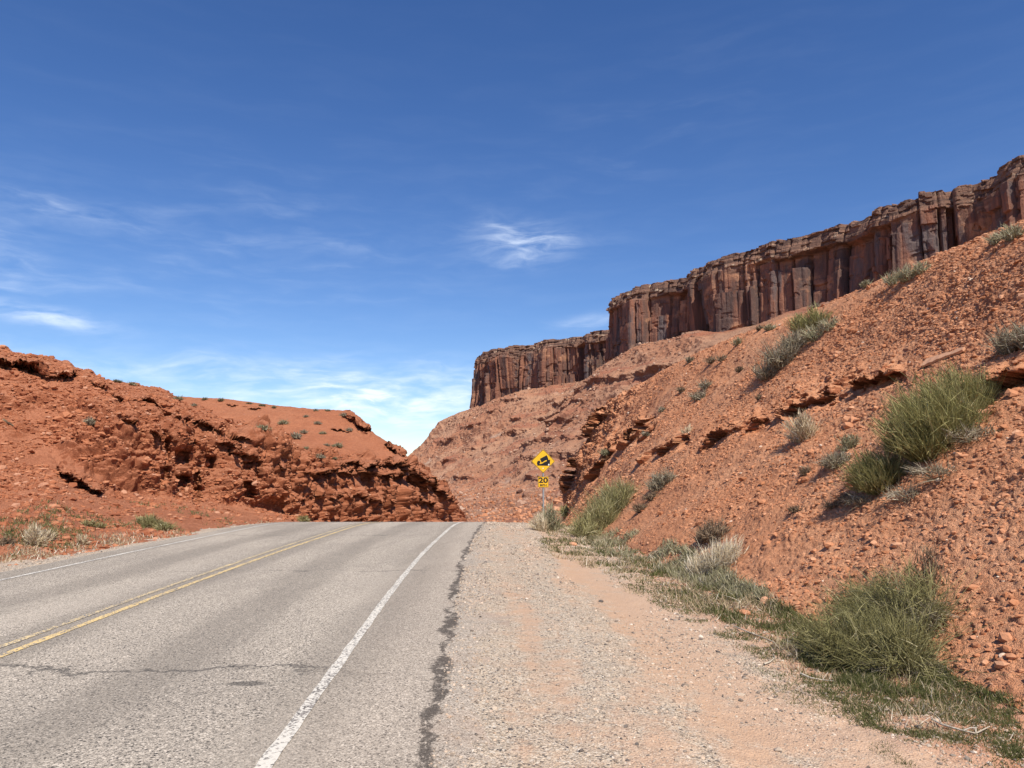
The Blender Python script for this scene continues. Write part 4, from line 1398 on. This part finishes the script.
# left side
shrub('low rounded green shrub on the left bank above the road', [(150, 527, 20), (164, 530, 16), (142, 523, 12)], 'olive', 1200, 'LG', seed=70, tshift=0.1, up=0.6)
shrub('dry straw-coloured bush with bare stems on the left verge', [(34, 545, 22), (46, 541, 16)], 'straw', 700, 'LG', seed=71, tshift=-0.1)
shrub('small green tuft behind the dry bush on the left verge', [(50, 538, 12)], 'olive', 260, 'LG', seed=72)
shrub('dark grey bush near the left edge of the photo', [(6, 546, 15)], 'brown', 360, 'LG', seed=73, tshift=0.2, up=0.6)
shrub('low olive bush between the dry bush and the rounded green shrub', [(90, 526, 13), (100, 528, 10)], 'olive', 360, 'LG', seed=74, up=0.5, tshift=0.1)
shrub('dry tuft on the left verge right of the dry straw-coloured bush', [(82, 544, 12)], 'straw', 220, 'LG', seed=75, tshift=-0.15, name='grass_tuft', cat='grass tuft')
shrub('small grey bush alone on the bare left slope under the ledge', [(90, 425, 11)], 'grey', 320, 'L', seed=76)
shrub('green bush at the foot of the left rock face beside the road', [(303, 523, 11)], 'olive', 260, 'LG', seed=77, tshift=0.1)

# small bushes on the left skyline and knoll: two source meshes, copied
def source(kind, mat, seed, **kw):
    rng = np.random.default_rng(seed)
    e = empty('bush', (0, 0, 0))
    o = tuft('foliage', [(0, 0, 0, 1.0), (0.5, 0.1, 0.0, 0.7), (-0.45, 0, 0, 0.6)], 420, mat, rng, wd=0.075, bend=0.3, twig=0.3, up=0.6, spread=1.0, parent=e, **kw)
    return e, o


srcs = [source('sage', M_SAGE, 90), source('grey', M_GREY, 91, tshift=-0.08), source('dark', M_SAGE, 92, tshift=-0.22)]
used = [False, False, False]
knoll = [
    (117, 382, 7, 2, 'dark small bush on the left skyline, nearest the left ledge'), (131, 385, 8, 0, 'pale bush on the left skyline right of the first dark one'),
    (178, 396, 11, 0, 'largest grey-green bush on the left skyline'), (194, 406, 6, 1, 'bush just under the left skyline below the largest skyline bush'),
    (205, 400, 6, 2, 'bush on the skyline where the left ridge meets the knoll'), (221, 401, 7, 2, 'flat dark bush on the knoll skyline'),
    (249, 404, 5, 2, 'small bush on the knoll skyline left of a close pair'), (262, 406, 6, 2, 'left bush of the close pair on the knoll skyline'),
    (274, 408, 5, 2, 'right bush of the close pair on the knoll skyline'), (316, 411, 5, 1, 'bush on the knoll skyline left of its highest shoulder'),
    (328, 411, 5, 0, 'pale bush on the knoll skyline at its right shoulder'), (343, 416, 7, 1, 'bush on the knoll right shoulder beside the small ledge'),
    (283, 424, 9, 0, 'round pale bush high on the knoll face'), (306, 417, 5, 1, 'tiny bush high on the knoll face below the skyline'),
    (318, 424, 7, 1, 'dark bush right of the round pale one on the knoll'), (262, 430, 13, 0, 'wide flat bush at the left of the knoll face'),
    (295, 438, 12, 1, 'widest bush in the middle of the knoll face'), (304, 433, 8, 1, 'bush touching the widest one on the knoll face'),
    (323, 434, 6, 0, 'small bush right of the knoll middle'), (349, 431, 7, 1, 'bush below the knoll shoulder ledge'),
    (338, 447, 10, 0, 'pale green bush low on the right of the knoll'), (327, 446, 6, 1, 'small bush beside the pale green one on the knoll'),
    (306, 449, 7, 0, 'bush low in the middle of the knoll'), (319, 458, 9, 1, 'lowest large bush on the knoll above the rock face'),
    (334, 459, 6, 2, 'lowest small green bush on the knoll above the rock face')]
rk = random.Random(4)
for x, y, r, s_, lb in knoll:
    h = hit(x, y, 'LD')
    if h is None:
        h = hit(x, y + 4, 'LD')
    if h is None:
        continue
    e, o = srcs[s_]
    if used[s_]:
        e2 = e.copy()
        COL.objects.link(e2)
        o2 = o.copy()
        COL.objects.link(o2)
        o2.parent = e2
        e = e2
    used[s_] = True
    e.location = h[0]
    q = 0.85 * r * h[0].y / F
    e.scale = (q, q, q * rk.uniform(0.7, 1.0))
    e.rotation_euler = (0, 0, rk.uniform(0, 6.2))
    tag(e, lb, 'bush', 'small bushes dotted over the left knoll')
for k in range(3):
    if not used[k]:
        bpy.data.objects.remove(srcs[k][1]); bpy.data.objects.remove(srcs[k][0])


# ------------------------------------------------------------------ grass as ground cover
def inpoly(x, y, poly):
    inside = np.zeros(x.shape, bool)
    j = len(poly) - 1
    for i in range(len(poly)):
        xi, yi = poly[i]
        xj, yj = poly[j]
        c = ((yi > y) != (yj > y)) & (x < (xj - xi) * (y - yi) / (yj - yi + 1e-9) + xi)
        inside ^= c
        j = i
    return inside


def cover(name, label, poly, n, mat, hgt, seed, thr, which='RG', wd=0.8, scale=2.2, tshift=0.0, dry=0.12, cat='grass'):
    rng = np.random.default_rng(seed)
    xs_ = [p[0] for p in poly]
    ys_ = [p[1] for p in poly]
    X = rng.uniform(min(xs_), max(xs_), n * 3)
    Y = rng.uniform(min(ys_), max(ys_), n * 3)
    k = inpoly(X, Y, poly)
    X, Y = X[k][:n], Y[k][:n]
    pts = []
    for a, b in zip(X, Y):
        h = hit(a, b, which)
        if h is not None:
            pts.append(tuple(h[0]))
    p = np.array(pts)
    f = fbm(p * np.array((scale, scale, 0)), 3, seed) + 0.5 * fbm(p * np.array((scale * .3, scale * .3, 0)), 2, seed + 1)
    keep = f + rng.normal(0, 0.06, len(p)) > thr
    p = p[keep]
    m = 5
    q = np.repeat(p, m, 0)
    dist = np.hypot(q[:, 0], q[:, 1])
    q[:, :2] += rng.normal(0, 0.022, (len(q), 2)) * (1 + dist / 12)[:, None]
    q[:, 2] -= 0.01
    d = unit(np.stack([rng.normal(0, 0.5, len(q)), rng.normal(0, 0.5, len(q)), np.full(len(q), 0.9)], -1))
    V, Fc = blades(q, d, hgt * rng.uniform(0.5, 1.4, len(q)), np.maximum(0.003, wd * dist / F), rng, 0.5, 3)
    tn = np.clip(0.15 + 0.5 * rng.beta(2, 2, len(q)) + tshift, 0, 0.8)
    tn = np.where(rng.random(len(q)) < dry, 1.0, tn)
    o = mesh_obj(name, V, Fc, mat, smooth=False, tint=np.repeat(tn, 8))
    tag(o, label, cat, kind='stuff')


cover('grass', 'short green grass growing along the foot of the right slope', [(535, 540), (560, 530), (640, 560), (700, 575), (800, 610), (840, 650), (940, 672), (1024, 700), (1024, 760), (940, 745), (860, 725), (790, 672), (700, 628), (620, 585)], 17000, M_GRASS, 0.04, 201, -0.02, dry=0.10, scale=3.0)
cover('grass', 'tangle of taller green and grey weeds where the slope meets the verge', [(548, 528), (580, 524), (640, 552), (700, 574), (790, 608), (850, 655), (800, 655), (690, 606), (600, 566), (540, 548)], 5600, M_GRASS, 0.085, 207, -0.02, dry=0.16, wd=1.0)
cover('dry_grass', 'tangle of pale dry stems where the slope meets the verge', [(545, 530), (580, 526), (640, 550), (700, 572), (790, 606), (850, 655), (800, 660), (690, 612), (600, 572), (540, 552)], 1500, M_STRAW, 0.14, 208, 0.10, dry=0.08, wd=0.9, tshift=-0.22)
cover('weeds', 'grey-green weeds and twigs matted at the slope foot between the sign shrub and the large straw tuft', [(580, 540), (630, 528), (665, 540), (700, 555), (740, 580), (790, 604), (760, 604), (690, 585), (620, 562)], 2600, M_SAGE, 0.13, 210, 0.02, scale=1.6, dry=0.1, wd=1.0, tshift=0.0, cat='weeds')
cover('grass', 'lush green grass at the foot of the large olive shrub', [(795, 655), (850, 660), (945, 668), (965, 690), (930, 700), (880, 694), (830, 688)], 3600, M_GRASS, 0.075, 202, -0.12, dry=0.14, scale=3.2)
cover('dry_grass', 'matted dry stems lying among the green verge grass', [(540, 535), (600, 550), (700, 580), (790, 615), (840, 660), (1024, 700), (1024, 745), (900, 725), (790, 672), (700, 625), (600, 580)], 1100, M_STRAW, 0.09, 203, 0.16, dry=0.1, tshift=-0.15)
cover('grass', 'sparse green weeds dotted over the foot of the left bank', [(0, 520), (60, 495), (110, 500), (200, 508), (270, 518), (200, 532), (100, 545), (0, 560)], 1600, M_GRASS, 0.11, 204, 0.18, which='LG', scale=0.9, tshift=0.15)
cover('dry_grass', 'sparse dry grass along the left edge of the road', [(0, 548), (80, 538), (200, 525), (280, 519), (285, 523), (200, 534), (100, 549), (0, 566)], 800, M_STRAW, 0.10, 205, 0.08, which='LG', scale=1.3, tshift=-0.22)
cover('grass', 'tiny scattered green weeds on the gravel by the grass edge', [(740, 655), (880, 712), (1024, 750), (1024, 766), (900, 768), (860, 735), (760, 690)], 1500, M_GRASS, 0.03, 206, 0.12, scale=2.5)
cover('grass', 'low dark green weed mats in the lower right corner of the verge', [(850, 700), (900, 695), (960, 690), (1024, 706), (1024, 768), (960, 768), (890, 745)], 4600, M_GRASS, 0.03, 209, 0.17, scale=3.0, dry=0.08)


# ------------------------------------------------------------------ sticks, slab, rocks
def tube(pts, rads, seg=7):
    pts = [Vector(p) for p in pts]
    V, Fc = [], []
    for i, p in enumerate(pts):
        d = (pts[min(i + 1, len(pts) - 1)] - pts[max(i - 1, 0)]).normalized()
        a = d.cross(Vector((0.1, 0.2, 1))).normalized()
        b = d.cross(a)
        for k in range(seg):
            an = 2 * math.pi * k / seg
            V.append(p + (a * math.cos(an) + b * math.sin(an)) * rads[i])
    for i in range(len(pts) - 1):
        for k in range(seg):
            Fc.append((i * seg + k, i * seg + (k + 1) % seg, (i + 1) * seg + (k + 1) % seg, (i + 1) * seg + k))
    return np.array([tuple(v) for v in V]), np.array(Fc)


def stick(label, pix, rad, seed, mat=None, name='stick', lift=0.015, fork=None, which='RG'):
    rng = np.random.default_rng(seed)
    P3 = []
    for i, (x, y) in enumerate(pix):
        h = hit(x, y, which)
        P3.append(h[0] + Vector((0, 0, lift + rng.uniform(0, 0.012))))
    b = P3[0].copy()
    n = len(P3)
    loc = [p - b for p in P3]
    V, Fc = tube(loc, [rad * (1 - 0.55 * i / (n - 1)) * rng.uniform(0.85, 1.2) for i in range(n)])
    Vs, Fs = [V], [Fc]
    off = len(V)
    if fork:
        for (i, dx, dy, dz) in fork:
            s = loc[i]
            v2, f2 = tube([s, s + Vector((dx, dy, dz)) * 0.5 + Vector((0, 0, 0.01)), s + Vector((dx, dy, dz))], [rad * .6, rad * .45, rad * .2])
            Vs.append(v2); Fs.append(f2 + off); off += len(v2)
    V = np.concatenate(Vs)
    o = mesh_obj(name, V, np.concatenate(Fs), mat or M_WOOD, tint=rng.uniform(0, 1, len(V)))
    o.location = b
    tag(o, label, 'stick')
    return o


stick('bleached branch lying across the verge grass left of the olive shrub', [(801, 676), (811, 680), (822, 682), (834, 684)], 0.010, 301)
stick('short upright bleached stub on the verge', [(797, 660), (797, 659)], 0.008, 302, lift=0.0, fork=[(0, 0.004, 0, 0.12), (0, -0.01, 0, 0.10)])
stick('crooked bone-white twig beside the upright stub', [(764, 666), (770, 664), (775, 660), (773, 656)], 0.009, 303)
stick('forked pale branch at the lower right of the verge', [(932, 722), (942, 728), (954, 731), (964, 734), (976, 736), (990, 730)], 0.010, 304, fork=[(1, 0.02, 0.10, 0.03), (3, 0.08, -0.03, 0.03), (4, 0.05, 0.08, 0.02)])
stick('thin pale branch lying at the edge of the gravel, upper of the verge sticks', [(734, 628), (748, 634), (765, 640), (778, 646)], 0.008, 305)
stick('dark weathered stick lying on the bare left slope', [(3, 421), (8, 424), (15, 428)], 0.05, 306, mat=M_BROWN, which='L', lift=0.05)


def rock(label, px, py, rpx, mat, seed, which='RG', sc=(1, 0.8, 0.6), cat='rock', tint=None, name='rock'):
    rng = np.random.default_rng(seed)
    h = hit(px, py, which)
    p = h[0]
    r = rpx * p.y / F
    bv, bf = ico()
    # one subdivision for a richer outline
    V = [tuple(v) for v in bv]
    cache, fs = {}, []

    def mid(a, b):
        k = (min(a, b), max(a, b))
        if k not in cache:
            m = (np.array(V[a]) + np.array(V[b])) / 2
            m /= np.linalg.norm(m)
            V.append(tuple(m))
            cache[k] = len(V) - 1
        return cache[k]
    for a, b, c in bf:
        x, y, z = mid(a, b), mid(b, c), mid(c, a)
        fs += [(a, x, z), (b, y, x), (c, z, y), (x, y, z)]
    V = np.array(V)
    V *= (1 + 0.35 * fbm(V * 1.6 + seed, 3, seed) + rng.uniform(-0.07, 0.07, len(V)))[:, None]
    V = V * np.array(sc) * r
    V[:, 2] += r * sc[2] * 0.4
    o = mesh_obj(name, V, np.array(fs), mat, smooth=False, tint=np.full(len(V), rng.uniform(0.45, 0.7) if tint is None else tint))
    o.location = p
    o.rotation_euler = (0, 0, rng.uniform(0, 6))
    tag(o, label, cat)


rock('orange clod at the gravel edge below the sign shrub', 573, 545, 4.5, M_RED_ST, 401, sc=(1.3, 0.9, 0.5))
rock('pinkish stone standing in the verge left of the olive shrub', 766, 603, 7, M_RED_ST, 403, tint=0.75)
rock('small reddish stone in the verge grass beneath the pinkish one', 744, 614, 6, M_RED_ST, 404, sc=(1.3, 0.8, 0.5))
rock('white stone on the rubble right of the smaller green shrub', 939, 481, 3.2, M_RED_ST, 405, tint=1.0)
rock('small white stone on the rubble above the other white one', 955, 454, 2.4, M_RED_ST, 406, tint=1.0)
rock('pale wedge-shaped rock low on the right slope above the grass', 1003, 656, 4.5, M_RED_ST, 407, tint=0.95, sc=(2.0, 0.7, 0.4))
rock('dark stone lying alone on the gravel shoulder', 601, 602, 2.6, M_GR_ST, 408, which='G', tint=0.05)


def slab():
    a = hit(926, 366, 'R')[0]
    b = hit(966, 352, 'R')[0]
    d = (b - a)
    L = d.length
    d.normalize()
    n = Vector((-0.62, -0.2, 0.75)).normalized()
    s = d.cross(n).normalized()
    rng = np.random.default_rng(9)
    V = []
    k = 10
    for i in range(k + 1):
        t = i / k * L
        wv = 0.11 * (1 - 0.5 * i / k) + rng.uniform(-0.02, 0.02)
        c = d * t
        for (u, v) in ((-1, -1), (1, -1), (1, 1), (-1, 1)):
            V.append(c + s * (u * wv) + n * (0.025 * v + 0.07 + rng.uniform(-0.008, 0.008)))
    Fc = []
    for i in range(k):
        for j in range(4):
            Fc.append((i * 4 + j, i * 4 + (j + 1) % 4, i * 4 + 4 + (j + 1) % 4, i * 4 + 4 + j))
    Fc += [(3, 2, 1, 0), (k * 4, k * 4 + 1, k * 4 + 2, k * 4 + 3)]
    V = np.array([tuple(v) for v in V])
    o = mesh_obj('rock_slab', V, np.array(Fc), M_RED_ST, smooth=False, tint=np.full(len(V), 0.78))
    o.location = a
    tag(o, 'long flat tan rock slab jutting above the largest green shrub', 'rock slab')


slab()


# ------------------------------------------------------------------ warning sign
def sign():
    Y = 35.0
    cx, cy, cz = P(543.2, 461.2, Y)
    gz = down(cx, Y, 'RG')
    e = empty('warning_sign', (cx, Y + 0.06, gz))
    e.rotation_euler = (0, 0, math.radians(-2))
    tag(e, 'yellow diamond truck-on-steep-hill warning sign with a 20 MPH plate on a grey post', 'warning sign')
    yel = plain('sign_yellow', (0.80, 0.46, 0.015), 0.45, 0.4)
    blk = plain('sign_black', (0.012, 0.012, 0.018), 0.5, 0.3)
    wht = plain('sign_white', (0.8, 0.8, 0.78), 0.5, 0.3)
    gry = plain('galvanised_steel', (0.34, 0.35, 0.36), 0.5, 0.5, 0.4)
    zc = cz - gz

    def sheet(name, poly, y0, th, mat, parent):
        n = len(poly)
        V = [(x, y0, z) for x, z in poly] + [(x, y0 + th, z) for x, z in poly]
        me = bpy.data.meshes.new(name)
        fs = [tuple(range(n)), tuple(range(2 * n - 1, n - 1, -1))] + [(i, i + n, (i + 1) % n + n, (i + 1) % n) for i in range(n)]
        me.from_pydata(V, [], fs)
        me.materials.append(mat)
        o = bpy.data.objects.new(name, me)
        COL.objects.link(o)
        o.parent = parent
        return o

    def round_poly(pts, r, k=5):
        out = []
        n = len(pts)
        for i in range(n):
            a, b, c = Vector(pts[i - 1]), Vector(pts[i]), Vector(pts[(i + 1) % n])
            p, q = b + (a - b).normalized() * r, b + (c - b).normalized() * r
            for j in range(k + 1):
                t = j / k
                out.append(tuple(p * (1 - t) ** 2 + b * 2 * t * (1 - t) + q * t * t))
        return out

    def ring(name, outer, inner, y0, mat, parent):
        n = len(outer)
        V = [(x, y0, z) for x, z in outer] + [(x, y0, z) for x, z in inner] + [(x, y0 + 0.001, z) for x, z in outer] + [(x, y0 + 0.001, z) for x, z in inner]
        Fc = [(i, (i + 1) % n, n + (i + 1) % n, n + i) for i in range(n)] + [(2 * n + i, 3 * n + i, 3 * n + (i + 1) % n, 2 * n + (i + 1) % n) for i in range(n)]
        me = bpy.data.meshes.new(name)
        me.from_pydata(V, [], Fc)
        me.materials.append(mat)
        o = bpy.data.objects.new(name, me)
        COL.objects.link(o)
        o.parent = parent
        return o

    h = 0.545
    dia = [(0, zc - h), (h, zc), (0, zc + h), (-h, zc)]
    pan = sheet('panel', round_poly(dia, 0.06), -0.06, 0.004, yel, e)
    D = lambda f: round_poly([(x * f, zc + (z - zc) * f) for x, z in dia], 0.06 * f)
    ring('border', D(0.975), D(0.935), -0.0625, blk, pan)
    # truck symbol (x left-right, z up) traced from the photograph, in fractions of the half diagonal
    sy = empty('symbol', (0, 0, 0))
    sy.parent = pan

    def S(pts, y=-0.0635, mat=blk, nm='symbol_piece'):
        return [(x * h, zc + z * h) for x, z in pts]
    pieces = [
        [(-0.27, 0.20), (0.30, 0.50), (0.42, 0.24), (0.38, 0.06), (-0.14, -0.10)],       # box
        [(-0.44, 0.02), (-0.31, 0.06), (-0.22, -0.06), (-0.30, -0.24), (-0.46, -0.17), (-0.52, -0.08)],   # cab
        [(-0.52, -0.36), (0.56, -0.38), (0.58, 0.14), (0.46, 0.10), (0.40, 0.20), (0.30, 0.0), (-0.10, -0.20), (-0.38, -0.26)],   # hill
    ]
    Vs, Fs = [], []
    for k_, pc in enumerate(pieces):
        q = S(pc)
        st = len(Vs)
        yk = -0.0635 - 0.0006 * k_
        Vs += [(x, yk, z) for x, z in q]
        Fs.append(tuple(range(st, st + len(q))))
    for (wx, wz, wr) in ((-0.42, -0.20, 0.10), (0.10, -0.02, 0.08), (0.36, 0.08, 0.08)):
        st = len(Vs)
        for j in range(14):
            a = 2 * math.pi * j / 14
            Vs.append((wx * h + math.cos(a) * wr * h, -0.0660, zc + wz * h + math.sin(a) * wr * h))
        Fs.append(tuple(range(st, st + 14)))
    me = bpy.data.meshes.new('truck_symbol')
    me.from_pydata(Vs, [], Fs)
    me.materials.append(blk)
    sym = bpy.data.objects.new('truck_symbol', me)
    COL.objects.link(sym)
    sym.parent = pan
    bpy.data.objects.remove(sy)
    # yellow gap under the box, pale scuffs
    sheet('symbol_gap', S([(0.0, -0.03), (0.28, 0.10), (0.31, 0.02), (0.06, -0.10)]), -0.0675, 0.0006, yel, pan)
    sheet('sticker', S([(0.40, -0.36), (0.53, -0.34), (0.52, -0.22), (0.42, -0.22)]), -0.0675, 0.0006, wht, pan)
    sheet('bolt', S([(-0.05, -0.62), (0.04, -0.62), (0.04, -0.55), (-0.05, -0.55)]), -0.0675, 0.004, wht, pan)

    # speed plate
    px, _, pz = P(543.7, 482.0, Y)
    zq = pz - gz
    a = 0.24
    rect = [(-a, zq - a), (a, zq - a), (a, zq + a), (-a, zq + a)]
    pl = sheet('speed_plate', round_poly(rect, 0.03), -0.06, 0.004, yel, e)
    ring('border', round_poly([(x * 0.95, zq + (z - zq) * 0.95) for x, z in rect], 0.03), round_poly([(x * 0.89, zq + (z - zq) * 0.89) for x, z in rect], 0.026), -0.0625, blk, pl)
    dg = bpy.context.evaluated_depsgraph_get

    def text(s, size, x, z, nm, offs, wide):
        cu = bpy.data.curves.new('t', 'FONT')
        cu.body = s
        cu.size = size
        cu.align_x = 'CENTER'
        cu.align_y = 'CENTER'
        cu.offset = offs
        to = bpy.data.objects.new('t', cu)
        COL.objects.link(to)
        bpy.context.view_layer.update()
        me_ = bpy.data.meshes.new_from_object(to.evaluated_get(dg()))
        bpy.data.objects.remove(to)
        me_.materials.clear()
        me_.materials.append(blk)
        o_ = bpy.data.objects.new(nm, me_)
        COL.objects.link(o_)
        o_.parent = pl
        o_.location = (x, -0.0635, z)
        o_.rotation_euler = (math.pi / 2, 0, 0)
        o_.scale = (wide, 1, 1)
    text('20', 0.32, 0.0, zq + 0.065, 'number', 0.010, 1.3)
    text('MPH', 0.135, 0.0, zq - 0.145, 'letters', 0.003, 1.15)
    # U-channel post
    prof_ = [(-0.04, 0.0), (-0.022, 0.0), (-0.018, -0.045), (0.018, -0.045), (0.022, 0.0), (0.04, 0.0), (0.04, 0.006), (0.017, 0.006), (0.012, -0.038), (-0.012, -0.038), (-0.017, 0.006), (-0.04, 0.006)]
    n = len(prof_)
    zt = zc + 0.35
    V = [(x, y - 0.006, -0.6) for x, y in prof_] + [(x, y - 0.006, zt) for x, y in prof_]
    Fc = [(i, (i + 1) % n, (i + 1) % n + n, i + n) for i in range(n)]
    Fc.append(tuple(range(n, 2 * n)))
    me = bpy.data.meshes.new('post')
    me.from_pydata(V, [], Fc)
    me.materials.append(gry)
    po = bpy.data.objects.new('post', me)
    COL.objects.link(po)
    po.parent = e


sign()
